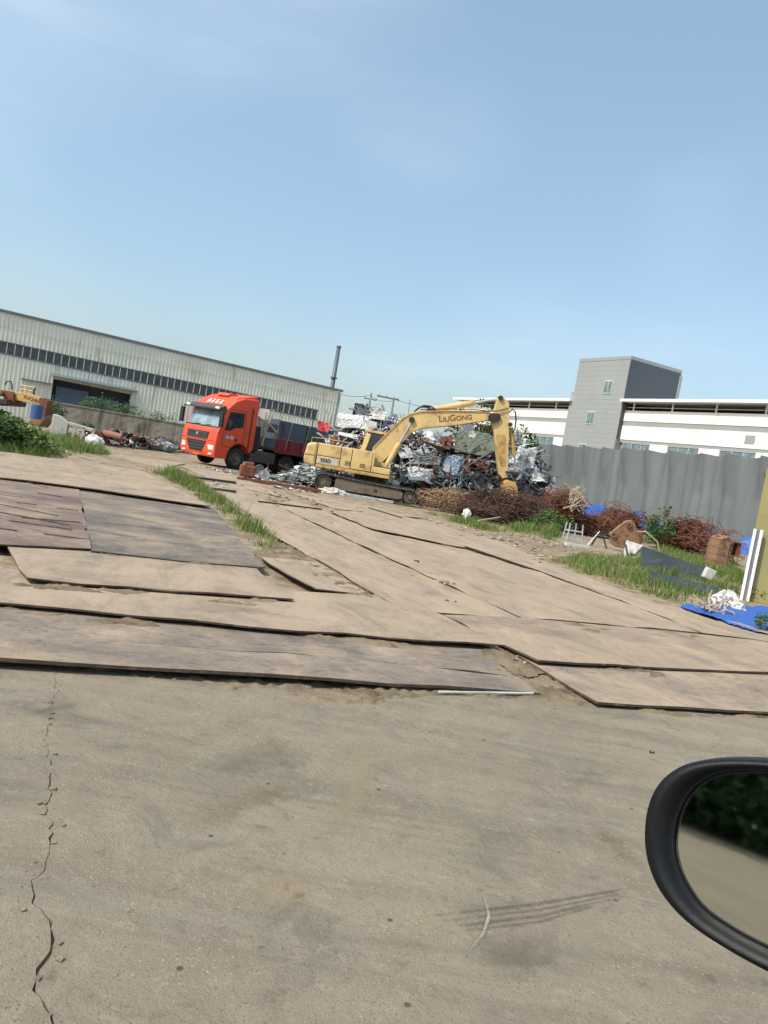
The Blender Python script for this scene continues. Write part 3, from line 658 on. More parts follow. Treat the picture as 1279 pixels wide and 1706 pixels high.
# ------------------------------------------------ old cement wall before the warehouse
ow = empty('cement_wall', (-27.5, 62.0, 0), math.atan2(.20, .98), 'low stained cement boundary wall in front of the warehouse', 'wall')
m = MB()
m.grid(60, 6, lambda u, v: (u * 26, random.gauss(0, .01), -.2 + v * 1.9 + (random.gauss(0, .02) if v == 1 else 0)))
m.b2(0, 26, .02, .3, -.2, 1.66)
m.build('wall_face', M['oldwall'], ow)
m = MB(); m.b2(-.05, 26.05, -.06, .34, 1.69, 1.8); m.build('coping', M['oldwall'], ow, bevel=.02)

# ------------------------------------------------ factory with grey stair tower
fd = Vector((.46, -.888, 0)); F0 = Vector((23.0, 81.8, 0)); frz = math.atan2(fd.y, fd.x)
fac = empty('factory_building', F0, frz, 'long white factory with grey bands and an open top storey', 'factory')
def fwing(x0, x1):
    for z0, z1, mt, y, nm in ((10.72, 11.0, 'fwhite', 0, 'parapet'), (9.9, 10.72, 'fwhite', .0, 'wall_band'), (9.4, 9.9, 'fgrey', .05, 'wall_band'), (7.95, 9.4, 'fwhite', 0, 'wall_band'), (7.65, 7.95, 'fgrey', .05, 'wall_band'), (-.3, 5.9, 'fgrey', .05, 'wall_band')):
        m = MB(); m.b2(x0, x1, y, .4, z0 + .002, z1 - .002); m.build(nm, M[mt], fac)
    m = MB(); m.b2(x0, x1, .3, 24, -.3, 10.6); m.build('wall_core', M['fgrey'], fac)
    m = MB(); m.b2(x0 - .1, x1 + .1, -.9, 25, 11.82, 12.08); m.build('roof', M['roofwhite'], fac)
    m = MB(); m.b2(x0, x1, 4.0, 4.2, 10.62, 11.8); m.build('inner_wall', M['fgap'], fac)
    x = x0 + 1.0
    while x < x1:
        m = MB(); m.cyl((x, .15, 10.9), (x, .15, 11.85), .09, None, 8); m.build('column', M['fwhite'], fac); x += 5.2
    m = MB(); m.cyl((x0, .2, 11.35), (x1, .2, 11.35), .03, None, 6); m.build('rail', M['fwhite'], fac)
    x = x0 + .5
    while x < x1 - 1:
        w = min(3.8, x1 - x)
        for j in range(3):
            a, b = x + w * j / 3, x + w * (j + 1) / 3
            m = MB(); m.b2(a + .05, b - .05, .12, .16, 5.95, 7.6); wn_ = m.build('window_pane', M['fpane'], fac)
            m = MB(); m.b2(a, a + .05, .06, .2, 5.9, 7.65); m.b2(a + .05, b, .06, .2, 7.6, 7.65); m.build('window_frame', M['mull'], fac)
        m = MB(); m.b2(x + w, min(x + w + 2.3, x1), 0, .3, 5.9, 7.65); m.build('pillar', M['fwhite'], fac)
        x += w + 2.3
fwing(.35, 46); fwing(-33, -7.8)
m = MB(); m.b2(15.5, 16.5, -.03, .02, 8.35, 9.1); m.build('vent', M['fgrey'], fac)

tw = empty('stair_tower', F0, frz, 'tall plain grey stair tower rising above the white factory', 'tower')
m = MB(); m.b2(-7.7, .3, -.5, 7.0, 11.5, 16.3); m.b2(-7.7, .3, -.5, 7.0, -.3, 11.5); m.build('wall', M['fgrey'], tw)
m = MB(); m.b2(-8.2, -7.7, -.45, 5, -.3, 12.9); m.build('side_block', M['fgrey'], tw)
m = MB(); m.b2(-7.72, .325, -.53, 7.02, 16.302, 16.66); m.build('cornice', M['fgrey'], tw)
m = MB(); m.b2(.31, .36, -.48, 6.9, 8, 16.27); m.build('shaded_side_cladding', M['fdark'], tw)  # thin sheet carrying the painted shade of this side
m = MB(); m.b2(.3, .45, 6.75, 7.1, 8, 16.0); m.build('pilaster', M['fgrey'], tw)
# cladding courses on the tower front
for i in range(24):
    z = 16.2 - i * .52
    m = MB(); m.b2(-7.69, .29, -.512, -.495, z - .508, z); m.build('cladding_panel', M['fgrey'], tw)
for (x, z) in ((-2.3, 13.4), (-4.1, 10.0), (-4.6, 6.4)):
    f = MB(); f.b2(x - .62, x + .62, -.58, -.5, z - .72, z + .72); fo = f.build('window_frame', M['mull'], tw)
    for sx in (-1, 1):
        f = MB(); f.b2(x + sx * .29 - .25, x + sx * .29 + .25, -.6, -.575, z - .62, z + .62); f.build('window_pane', M['wpane' if (sx > 0 and z < 7) else 'fpane'], tw)

# ------------------------------------------------ utility poles and cables
for (px, py, hy, lab, off) in ((619, 655, 118, 'utility pole with crossarm nearer the chimney', 0), (657, 662, 112, 'utility pole with T-shaped top above the scrap heap', 1)):
    t = AT(px, py, hy); u = empty('utility_pole', (t.x, t.y, 0), R_(20), lab, 'utility pole', 'utility poles behind the scrap heap')
    m = MB(); m.cyl((0, 0, -.1), (0, 0, t.z), .2, .14, 10); m.build('post', M['pole'], u, True)
    m = MB()
    if off: m.b2(-2.6, .8, -.08, .08, t.z - .35, t.z - .15)
    else: m.b2(-1.0, 1.0, -.08, .08, t.z - 1.0, t.z - .85)
    m.build('crossarm', M['pole'], u)
    m = MB()
    for x in ((-2.3, -1.2, .6) if off else (-.9, .9)): m.cyl((x, 0, t.z - .9 + .7 * off), (x, 0, t.z - .6 + .7 * off), .08, .05, 8)
    m.build('insulator', M['badge'], u)
p1, p2 = AT(619, 655, 118), AT(657, 662, 112); p0 = AT(565, 652, 112); p3 = AT(845, 700, 118)
for (a, b, dz, lab) in ((p0, p1, -.3, 'thin cable from the warehouse end to the first pole'), (p1, p2, -.5, 'thin cable slung between the two utility poles'), (p2, p3, -.3, 'thin cable running right from the T-shaped pole')):
    m = MB(); m.tube([a.lerp(b, i / 10) + Vector((0, 0, dz - 4 * .35 * (i / 10) * (1 - i / 10))) for i in range(11)], .035, 4)
    tag(m.build('power_cable', M['black']), lab, 'cable', 'power cables')

# ------------------------------------------------ grey tarpaulin fence
fa = Vector((9.2, 68.5, 0)); fb = Vector((21.6, 29.0, 0)); fdir = (fb - fa).normalized(); fn = Vector((fdir.y, -fdir.x, 0))
if fn.y > 0: fn = -fn
flen = (fb - fa).length
fen = empty('tarpaulin_fence', fa, math.atan2(fdir.y, fdir.x), 'long grey tarpaulin screen fence with puckered top edge', 'fence')
def tarp_fn(u, v):
    x = u * flen; z = v * 5.0
    n1 = float(fbm(np.array([x * .9]), np.array([v * .5]), 40, 3)[0]) - .5
    pk = 0.0; ph = (x % 2.4) / 2.4
    pk = (abs(ph - .5) * 2) ** 2 * max(0, (v - .55) / .45) * .5
    cr = math.sin(x * 6.3 + 2.5 * math.sin(x * .7) + v * 2.2) * .03 + math.sin(x * 9.3 + 3 * n1 + v * (5 if int(x / 2.4) % 2 else -6)) * .018 * (.2 + v)
    y = n1 * .7 + cr + pk
    top = -.10 * (1 - (abs(ph - .5) * 2) ** 1.5) if v > .97 else 0
    return (x, -y, z + top + (.1 * n1 if v > .9 else 0))
m = MB(); m.grid(420, 22, tarp_fn); m.build('tarpaulin', M['tarp'], fen, True)
for i in range(int(flen / 4.8) + 1):
    m = MB(); m.cyl((i * 4.8, .45, -.1), (i * 4.8, .45, 4.7), .05, None, 8); m.build('post', M['pole'], fen)
m = MB(); m.cyl((0, .45, 4.6), (flen, .45, 4.6), .04, None, 6); m.build('rail', M['pole'], fen)
def blue_heap(name, x0, x1, mt, hh, lab, cat, seed):
    def fn_(u, v):
        x = x0 + (x1 - x0) * u; n = float(fbm(np.array([x * 1.3]), np.array([v * 2.0]), seed, 3)[0])
        e = min(1, min(u, 1 - u) * 8)
        prof = math.sin(min(1, v * 1.0) * math.pi * .62) * hh * (.7 + .55 * n) * e
        return (fa + fdir * x + fn * (-.9 + (1 - v) * 1.5 + 1.0 * (n - .5))).to_tuple()[:2] + (prof - .05,)
    m = MB(); m.grid(50, 14, fn_); tag(m.build(name, M[mt], None, True), lab, cat)
blue_heap('blue_tarpaulin', 29.8, 41.3, 'bluetarp', 1.35, 'blue tarpaulin heaped at the foot of the grey fence behind the right rebar tangle', 'tarpaulin', 61)
blue_heap('blue_tarpaulin', 12.5, 29.5, 'bluetarp', 1.35, 'blue tarpaulin strip along the fence foot behind the bushy weed', 'tarpaulin', 63)
blue_heap('green_netting', 7.5, 12.3, 'greentarp', 1.5, 'dark green netting bundled at the fence foot beside the heap', 'netting', 65)

# ================================================================== VEHICLES
def text_obj(name, body, size, mat, parent, mtx, small_caps=False, ext=.006, bold=0.0):
    cu = bpy.data.curves.new(name, 'FONT'); cu.body = body; cu.size = size; cu.extrude = ext; cu.offset = bold
    cu.align_x = 'CENTER'; cu.align_y = 'CENTER'
    if small_caps:
        cu.small_caps_scale = .78
        for i in range(len(body)): cu.body_format[i].use_small_caps = True
    t = bpy.data.objects.new(name, cu); COL.objects.link(t)
    bpy.context.view_layer.update()
    me = bpy.data.meshes.new_from_object(t.evaluated_get(bpy.context.evaluated_depsgraph_get()))
    bpy.data.objects.remove(t); bpy.data.curves.remove(cu)
    o = link_mesh(name, me, mat, parent); o.matrix_local = mtx
    me.materials.clear(); me.materials.append(mat)
    return o
def frame(o, x, y):
    """matrix with local x along x, local y along y"""
    x = Vector(x).normalized(); y = Vector(y); z = x.cross(y).normalized(); y = z.cross(x)
    m = Matrix((x, y, z)).transposed().to_4x4(); m.translation = o; return m

TYRE = [(.30, -.13), (.44, -.15), (.50, -.12), (.505, 0), (.50, .12), (.44, .15), (.30, .13)]
def wheel(parent, x, y, out, r=.5, dual=False):
    k = r / .5
    m = MB(); m.lathe([(a * k, b) for a, b in TYRE], (0, 0, 0), 'y', 28)
    if dual: m.lathe([(a * k, b - out * .33) for a, b in TYRE], (0, 0, 0), 'y', 28)
    w = m.build('wheel', M['rubber'], parent, True); w.location = (x, y, r)
    m = MB(); d = out
    m.lathe([(.31 * k, .12 * d), (.30 * k, .06 * d), (.22 * k, .03 * d if not dual else -.06 * d), (.12 * k, .05 * d if not dual else -.04 * d), (.11 * k, .14 * d), (.001, .15 * d)], (0, 0, 0), 'y', 22)
    for i in range(10):
        t = i * math.pi / 5; m.cyl((.17 * k * math.cos(t), .02 * d, .17 * k * math.sin(t)), (.17 * k * math.cos(t), .09 * d, .17 * k * math.sin(t)), .018, None, 6)
    m.build('rim', M['rim'], w, False)
    return w

# ------------------------------------------------ orange tractor truck
tf = Vector((-.6, -.8, 0)); tl = Vector((.8, -.6, 0)); trz = math.atan2(tf.y, tf.x)
ax = G(388, 781); T0 = Vector((ax.x, ax.y, 0)) + tf * 1.4 - tl * 1.03
tr = empty('tractor_truck', T0, trz, 'orange cab-over tractor truck parked facing left by the warehouse', 'truck')
arch = [(-1.4 + .66 * math.cos(R_(t)), .52 + .66 * math.sin(R_(t))) for t in range(160, -10, -13)]
prof = [(.0, .40), (.05, .62), (.05, 1.1), (.0, 1.62), (-.06, 1.78), (-.42, 2.72), (-.52, 2.86), (-.80, 3.12), (-1.3, 3.34), (-2.2, 3.42), (-2.3, 3.3), (-2.28, .98), (-2.08, .82)] + arch
m = MB(); m.prism(prof, -1.24, 1.24); m.build('cab', M['orange'], tr, False, .05)
m = MB(); m.prism([(-.85, 3.12), (-1.15, 3.36), (-1.7, 3.46), (-2.28, 3.58), (-2.3, 3.2), (-.9, 3.05)], -1.02, 1.02); m.build('roof_fairing', M['orange'], tr, False, .06)
m = MB(); m.prism([(-1.0, 3.36), (-1.15, 3.50), (-1.6, 3.52), (-1.72, 3.42)], -.5, .35); m.build('roof_hatch', M['orange'], tr, False, .03)
def slope(t, y, off): return Vector((-.06 - .36 * t + .934 * off, y, 1.78 + .94 * t + .357 * off))
def slab_on(ptsfn, off, mat, name, th=.012):
    m = MB(); a = [ptsfn(off - th)[i] for i in range(4)] + [ptsfn(off)[i] for i in range(4)]
    m.add(a, [(4, 5, 6, 7), (0, 1, 5, 4), (1, 2, 6, 5), (2, 3, 7, 6), (3, 0, 4, 7)]); return m.build(name, mat, tr)
slab_on(lambda o: [slope(.05, -1.13, o), slope(.05, 1.13, o), slope(.90, 1.08, o), slope(.90, -1.08, o)], .012, M['wind'], 'windscreen')
slab_on(lambda o: [slope(0, -1.18, o), slope(0, 1.18, o), slope(.045, 1.18, o), slope(.045, -1.18, o)], .016, M['black'], 'windscreen_seal')
for y0 in (-.75, .0):
    m = MB(); m.tube([slope(-.01, y0, .03), slope(.05, y0 + .25, .03), slope(.09, y0 + .6, .03)], .014, 5); m.build('wiper', M['black'], tr)
m = MB(); m.prism([(-.36, 2.66), (.05, 2.60), (.06, 2.68), (-.30, 2.86)], -1.2, 1.2); m.build('sun_visor', M['darkgrey'], tr, False, .015)
for y in (-1.08, 1.02):
    m = MB(); m.box((.045, y, 2.70), (.05, .26, .10)); m.build('visor_glint', M['white'], tr)  # white blocks painting the bright reflections at the visor corners
# four worn white characters on the roof sign, too blurred to read: stroke marks only
def rs(u, y): return Vector((-.50 - .27 * u, y, 2.865 + .25 * u))
for ci, yc in enumerate((-.42, -.14, .16, .44)):
    m = MB(); rr = random.Random(ci)
    nrm = Vector((.68, 0, .73))
    for (u0_, v0_, u1_, v1_) in ((.2, -.09, .2, .09), (.85, -.08, .85, .08), (.15, 0, .95, 0), (.5, -.09, .5, .09), (.2, -.08, .85, -.08 + .1 * (ci % 2)), (.2, .08, .6, .09 - .08 * (ci % 3))):
        a, b = rs(u0_, yc + v0_) + nrm * .03, rs(u1_, yc + v1_) + nrm * .03; m.tube([a, b], .022, 4)
    m.build('roof_character', M['white'], tr)
def front_panel(name, y0b, y1b, y0t, y1t, z0, z1, mat, off=.012, base=.05):
    def fx(z): return base - (max(0, z - 1.1) * .096) + off
    m = MB(); vs = [(fx(z0), y0b, z0), (fx(z0), y1b, z0), (fx(z1), y1t, z1), (fx(z1), y0t, z1)]
    vs += [(x - .03, y, z) for x, y, z in vs]
    m.add(vs, [(0, 1, 2, 3), (4, 5, 1, 0), (5, 6, 2, 1), (6, 7, 3, 2), (7, 4, 0, 3)]); return m.build(name, mat, tr)
front_panel('upper_grille', -.86, .62, -.90, .66, 1.20, 1.54, M['black'])
for z in (1.27, 1.37, 1.47): front_panel('grille_slat', -.84, .60, -.84, .60, z - .018, z + .018, M['darkgrey'], .03)
m = MB(); m.prism([(-.06, -.05), (.06, -.05), (.09, .05), (0, .10), (-.09, .05)], 0.055, .075, 'x'); o = m.build('emblem', M['chrome'], tr); o.location = (.0, -.12, 1.38)
front_panel('lower_grille', -.52, .36, -.88, .58, .60, 1.10, M['black'])
for z in (.72, .86, 1.0): front_panel('grille_slat', -.55 - (z - .6) * .5, .38 + (z - .6) * .3, -.57 - (z - .6) * .5, .40 + (z - .6) * .3, z - .02, z + .02, M['darkgrey'], .03)
front_panel('bumper_seam', -1.2, 1.2, -1.2, 1.2, 1.14, 1.165, M['seam'], .006)
for sgn in (-1, 1):
    front_panel('headlight', sgn * .80, sgn * 1.14, sgn * .72, sgn * 1.14, .74, .96, M['lamp']) if sgn > 0 else front_panel('headlight', -1.14, -.86, -1.14, -.92, .74, .96, M['lamp'])
    front_panel('fog_lamp', sgn * .95 - .12, sgn * .95 + .12, sgn * .95 - .12, sgn * .95 + .12, .52, .60, M['lamp'])
front_panel('number_plate', -.32, .16, -.32, .16, .43, .55, M['plateyellow'], .012, .0)
# sides
for sgn in (1, -1):
    yy = 1.24 * sgn
    def sp(name, poly, mat, th=.012, grow=0.0):
        m = MB(); m.prism(poly, yy - .02 * sgn, yy + th * sgn); return m.build(name, mat, tr)
    sp('window_surround', [(-.36, 1.72), (-.56, 2.62), (-1.46, 2.66), (-1.46, 1.98), (-.98, 1.92), (-.70, 1.74)], M['black'], .008)
    sp('side_window', [(-.44, 1.82), (-.60, 2.56), (-1.14, 2.58), (-1.14, 2.0), (-.94, 1.97), (-.66, 1.82)], M['glass'], .016)
    sp('side_window', [(-1.22, 2.0), (-1.22, 2.58), (-1.42, 2.58), (-1.42, 2.02)], M['glass'], .016)
    for (x, z0, z1) in ((-.30, 1.0, 1.75), (-1.56, .98, 2.74)):
        m = MB(); m.b2(x - .01, x + .01, yy - .01, yy + .004 * sgn if sgn > 0 else yy - .0, z0, z1); m.box((x, yy, (z0 + z1) / 2), (.022, .012, z1 - z0)); m.build('door_seam', M['seam'], tr)
    m = MB(); m.box((-.93, yy, 2.75), (1.28, .012, .02)); m.box((-.65, yy, 1.0), (.7, .012, .02)); m.build('door_seam', M['seam'], tr)
    m = MB(); m.box((-1.93, yy, 2.0), (.09, .014, 1.9)); m.build('fairing_gap', M['seam'], tr)
    m = MB(); m.box((-.66, yy, 1.44), (.62, .014, .17)); bd = m.build('badge', M['badge'], tr)
    m = MB()
    for cx in (-.86, -.60):
        for (u, v, w, h) in ((0, .05, .17, .025), (0, -.05, .17, .025), (-.075, 0, .025, .12), (.02, 0, .1, .022), (.075, .02 if cx < -.7 else -.03, .025, .06)):
            m.box((cx + u * -1, yy + .008 * sgn, 1.44 + v), (w, .01, h))
    m.build('badge_marks', M['white'], bd)
    m = MB(); m.box((-1.12, yy, 1.36), (.09, .03, .16)); m.build('door_handle', M['black'], tr)
    mr = MB(); mr.box((.06, 1.43 * sgn, 2.18), (.14, .22, .72)); ro = mr.build('wing_mirror', M['black'], tr, False, .03)
    mr = MB(); mr.tube([(-.30, 1.22 * sgn, 2.68), (.06, 1.42 * sgn, 2.6)], .03, 6); mr.build('mirror_arm', M['black'], ro)
    m = MB(); m.box((-.45, 1.17 * sgn, .62), (.5, .1, .30)); m.build('entry_step', M['orange'], tr, False, .02)
    wheel(tr, -1.4, 1.03 * sgn, sgn)
    m = MB(); m.tube([(-1.4 + .68 * math.cos(R_(t)), 1.235 * sgn, .52 + .68 * math.sin(R_(t))) for t in range(170, -5, -14)], .03, 6); m.build('wheel_arch_trim', M['black'], tr)
    for x in (-4.75, -6.1): wheel(tr, x, 1.06 * sgn, sgn, .5, True)
    m = MB(); m.tube([(x, 1.0 * sgn, z) for x, z in ((-4.0, .85), (-4.15, 1.05), (-4.75, 1.12), (-6.1, 1.12), (-6.7, 1.0))], .05, 6); m.build('mudguard', M['black'], tr)
    m = MB(); m.box((-3.2, .92 * sgn, .72), (1.35, .58, .56)); m.build('fuel_tank', M['darkgrey'], tr, False, .06)
    m = MB(); m.box((-2.35, 1.0 * sgn, .62), (.3, .4, .5)); m.build('side_box', M['darkgrey'], tr, False, .03)
m = MB(); m.b2(-7.0, -.6, .34, .42, .72, .96); m.b2(-7.0, -.6, -.42, -.34, .72, .96)
for x in (-2.6, -4.0, -5.4, -6.9): m.b2(x - .06, x + .06, -.34, .34, .74, .94)
m.build('chassis', M['darkgrey'], tr)
m = MB(); m.cyl((-5.4, 0, .96), (-5.4, 0, 1.1), .45, None, 18); m.build('fifth_wheel', M['steel'], tr)
m = MB(); m.b2(-2.75, -2.35, -1.1, 1.1, 1.0, 2.2); m.build('air_intake_stack', M['black'], tr, False, .04)

# ------------------------------------------------ semi-trailer
tl_ = empty('semi_trailer', T0, trz, 'semi-trailer with dark grey sideboards over a dull red body', 'trailer')
tx0, tx1 = -3.75, -11.6
m = MB(); m.b2(tx1, tx0, -1.2, 1.2, 1.15, 1.27); m.build('deck', M['darkgrey'], tl_)
for sgn in (1, -1):
    y = 1.24 * sgn
    m = MB(); m.b2(tx1, tx0, min(y, y - .06 * sgn), max(y, y - .06 * sgn), 1.08, 1.78); bd = m.build('side_panel', M['redpaint'], tl_)
    for i in range(10):
        x = tx0 - .1 - i * .86
        m = MB(); m.box((x, y + .03 * sgn, 1.43), (.09, .07, .68)); m.build('side_rib', M['redpaint'], bd)
    m = MB(); m.box(((tx0 + tx1) / 2, y + .035 * sgn, 1.10), (tx0 - tx1, .08, .07)); m.build('rub_rail', M['redpaint'], bd)
    for j in range(3):
        m = MB(); z = 1.80 + j * .30; m.b2(tx1, tx0, min(y, y - .04 * sgn), max(y, y - .04 * sgn), z, z + .285); o = m.build('sideboard', M['bluegrey'], tl_)
    for i in range(5):
        x = tx0 - .3 - i * 1.75
        m = MB(); m.box((x, y + .02 * sgn, 2.2), (.08, .05, .95)); m.build('stake', M['darkgrey'], tl_)
    for i in range(4):
        x = tx0 - .9 - i * 1.3
        m = MB(); m.tube([(x, y + .03 * sgn, 2.72), (x + .15, y + .06 * sgn, 2.1), (x + .28, y + .06 * sgn, 1.3)], .014, 4); m.build('tie_rope', M['wood'], tl_)
    m = MB(); m.box((tx0 - 2.9, .9 * sgn, .65), (.12, .12, 1.0)); m.build('landing_leg', M['darkgrey'], tl_)
    for x in (-9.3, -10.6): wheel(tl_, x, 1.05 * sgn, sgn, .5, True)
m = MB(); m.b2(tx0 - .06, tx0, -1.2, 1.2, 1.28, 2.72); m.build('headboard', M['bluegrey'], tl_)
m = MB(); m.b2(tx1, tx1 + .06, -1.2, 1.2, 1.28, 2.6); m.build('tailgate', M['redpaint'], tl_)
m = MB(); m.b2(tx1, tx0 - .8, -.5, -.38, .85, 1.14); m.b2(tx1, tx0 - .8, .38, .5, .85, 1.14); m.build('chassis', M['darkgrey'], tl_)
# things carried at the headboard and on the load
def on_truck(x, y, z): return T0 + tf * x + tl * y + Vector((0, 0, z))
m = MB(); q = Matrix.Rotation(trz, 3, 'Z') @ Matrix.Rotation(R_(12), 3, 'Y')
m.box(on_truck(-3.25, .65, 2.85), (.05, .7, .5), q); tag(m.build('white_board', M['whitesheet']), 'pale square panel propped behind the orange cab', 'panel')
pl = empty('wooden_poles', T0, 0, 'leaning wooden poles between the orange cab and the trailer', 'poles')
for (y, x0, x1, z1) in ((1.05, -3.0, -3.35, 3.15), (.8, -3.3, -3.1, 2.95), (.5, -3.5, -2.95, 2.7)):
    m = MB(); m.tube([on_truck(x0, y, 1.3), on_truck((x0 + x1) / 2 + .08, y + .05, 2.1), on_truck(x1, y + .1, z1)], .035, 5); m.build('pole', M['wood'], pl, origin=T0)
m = MB(); m.tube([on_truck(-2.7, .9, 2.6), on_truck(-3.3, 1.1, 2.35), on_truck(-3.8, 1.2, 2.0)], .05, 5)
m.build('pole', M['wood'], pl, origin=T0)
rods = empty('thin_rods', T0, 0, 'thin rods sticking up out of the loaded trailer', 'rods')
for i in range(15):
    m = MB(); x = -4.0 - random.random() * 6.5; b = on_truck(x, random.uniform(-.8, 1.0), 2.3); t = b + Vector((random.gauss(0, .35), random.gauss(0, .3), random.uniform(.6, 1.5)))
    m.tube([b, b.lerp(t, .5) + Vector((random.gauss(0, .06), 0, 0)), t], .014, 4)
    m.build('rod', M['steel'], rods, origin=T0)

# ------------------------------------------------ yellow excavator, seen from its right side
EX = Vector((-.9, 31.75, 0)); ex = empty('excavator', EX, 0, 'faded yellow crawler excavator working in front of the scrap heap', 'excavator')
def exb(m, name, mat, parent=None, smooth=False, bevel=0.0):
    par = parent or ex; o = m.build(name, mat, par, smooth, bevel, origin=EX); return o
# tracks: left end is the drive sprocket
shoe_me = None
def track_path():
    a, b, ra, rb = Vector((-2.56, .37)), Vector((.92, .33)), .345, .30; pts = []
    for t in range(90, 271, 15): pts.append((a.x + ra * math.cos(R_(t)), a.y + ra * math.sin(R_(t))))
    n = 11
    for i in range(1, n): pts.append((a.x + (b.x - a.x) * i / n, .025 + 0 * i))
    for t in range(-90, 91, 18): pts.append((b.x + rb * math.cos(R_(t)), b.y + rb * math.sin(R_(t))))
    for i in range(1, n): u = i / n; pts.append((b.x + (a.x - b.x) * u, b.y + rb + (a.y + ra - b.y - rb) * u - .035 * math.sin(u * math.pi)))
    return pts
tp = track_path()
for yc, nm in ((30.50, 'near'), (32.95, 'far')):
    m = MB(); k = len(tp)
    vs = [(x, yc - .22, z) for x, z in tp] + [(x, yc + .22, z) for x, z in tp]
    m.add(vs, [(i, (i + 1) % k, k + (i + 1) % k, k + i) for i in range(k)]); tk = exb(m, 'track', M['track'])
    L_ = [0]
    for i in range(k): L_.append(L_[-1] + math.dist(tp[i], tp[(i + 1) % k]))
    ns = 46
    for j in range(ns):
        d = L_[-1] * j / ns; i = max(q for q in range(k) if L_[q] <= d); f = (d - L_[i]) / max(1e-6, L_[i + 1] - L_[i])
        p, q2 = tp[i], tp[(i + 1) % k]; x, z = p[0] + (q2[0] - p[0]) * f, p[1] + (q2[1] - p[1]) * f; an = math.atan2(q2[1] - p[1], q2[0] - p[0])
        if shoe_me is None:
            s = MB(); s.box((0, 0, .012), (.17, .6, .03)); s.box((-.06, 0, -.02), (.025, .6, .05)); s.box((.04, 0, -.02), (.025, .6, .05))
            o = s.build('track_shoe', M['track'], tk); shoe_me = o.data
        else:
            o = bpy.data.objects.new('track_shoe', shoe_me); COL.objects.link(o); o.parent = tk
        o.location = (x - EX.x, yc - EX.y, z); o.rotation_euler = (0, -an, 0)
    fy = yc - .24
    m = MB(); m.prism([(-2.1, .20), (-2.1, .56), (-1.9, .62), (.3, .54), (.62, .46), (.62, .22), (.4, .16), (-1.9, .14)], fy, fy + .48); exb(m, 'track_frame', M['trackframe'], None, False, .03)
    m = MB(); m.b2(-.55, -.40, fy - .012, fy, .30, .42); exb(m, 'frame_slot', M['steel'])
    m = MB(); m.lathe([(.30, -.10), (.30, .10)], (-2.56, yc, .37), 'y', 22); m.lathe([(.30, -.10), (.10, -.16), (.001, -.17)], (-2.56, yc - .02, .37), 'y', 22)
    for t in range(0, 360, 30): m.box((-2.56 + .28 * math.cos(R_(t)), yc - .16, .37 + .28 * math.sin(R_(t))), (.06, .06, .06))
    exb(m, 'sprocket', M['trackframe'])
    m = MB(); m.lathe([(.26, .12), (.26, -.16), (.20, -.19), (.12, -.15), (.10, -.22), (.001, -.22)], (.92, yc, .33), 'y', 22); exb(m, 'idler', M['track'])
    for i in range(6):
        m = MB(); m.cyl((-1.95 + i * .45, yc - .2, .13), (-1.95 + i * .45, yc + .2, .13), .085, None, 12); exb(m, 'roller', M['steel'])
m = MB(); m.b2(-1.9, .2, 30.9, 32.6, .28, .62); m.cyl((-.85, 31.75, .6), (-.85, 31.75, .94), .62, None, 24); exb(m, 'undercarriage', M['steel'])
# upper structure
m = MB(); m.b2(-2.9, .02, 30.5, 33.0, .92, 1.04); m.b2(.02, .2, 31.2, 32.3, .92, 1.04); exb(m, 'deck', M['yellow2'], None, False, .02)
cwt = [(-3.02, .90), (-3.40, .94), (-3.50, 1.10), (-3.50, 1.30), (-3.44, 1.72), (-3.36, 1.82), (-3.02, 1.86)]
m = MB(); m.prism(cwt, 30.42, 33.08); exb(m, 'counterweight', M['yellow'], None, False, .09)
m = MB(); m.b2(-3.506, -3.02, 30.405, 30.42, 1.335, 1.352); exb(m, 'counterweight_seam', M['seam'])
def hood(x0, x1, z0, z1, name='hood_panel', mt='yellow', y=30.45):
    m = MB(); m.b2(x0 + .012, x1 - .012, y, y + .12, z0 + .012, z1 - .012); return exb(m, name, M[mt], None, False, .02)
hood(-3.0, -2.06, 1.36, 1.85); dr = hood(-3.0, -2.06, 1.02, 1.36, 'hood_door'); hood(-2.06, -1.62, 1.02, 1.86, 'hood_door'); hood(-1.62, -.80, 1.04, 1.87, 'hood_door'); hood(-.80, -.02, 1.04, 1.30, 'front_box')
hood(-3.0, -.02, .88, 1.03, 'skirt_panel', 'yellow2')
m = MB(); m.b2(-2.98, -.82, 30.52, 33.0, .98, 1.80); exb(m, 'engine_bay', M['seam'])
m = MB(); m.b2(-3.0, -1.55, 30.47, 32.9, 1.81, 1.86); m.b2(-1.55, -.8, 30.47, 31.4, 1.80, 1.86); exb(m, 'hood_top', M['yellow'], None, False, .02)
m = MB(); m.b2(-.80, -.72, 30.46, 31.3, 1.3, 1.87); m.b2(-.72, -.05, 31.22, 31.3, 1.04, 1.5); exb(m, 'tank_end', M['yellow'])
m = MB(); m.b2(-.71, -.06, 30.6, 31.2, 1.05, 1.32); exb(m, 'battery_tray', M['steel'])
for x in (-1.84, -1.25):
    for z in (1.18, 1.24, 1.30):
        m = MB(); m.box((x + .1, 30.443, z), (.22, .012, .022)); exb(m, 'vent_slot', M['seam'])
text_obj('model_lettering', '922D', .19, M['seam'], ex, frame(Vector((-2.62, 30.438, 1.2)) - EX, (1, 0, 0), (0, 0, 1)), bold=.004)
m = MB(); m.b2(-2.95, -2.15, 30.4455, 30.47, 1.08, 1.31); exb(m, 'model_decal', M['cementwhite'])
m = MB(); m.tube([(-3.3, 30.55, 1.84), (-3.3, 30.55, 2.02), (-2.9, 30.55, 2.05), (-2.3, 30.55, 2.05), (-1.7, 30.55, 2.05), (-1.7, 30.55, 1.84)], .018, 6); exb(m, 'handrail', M['yellow2'])
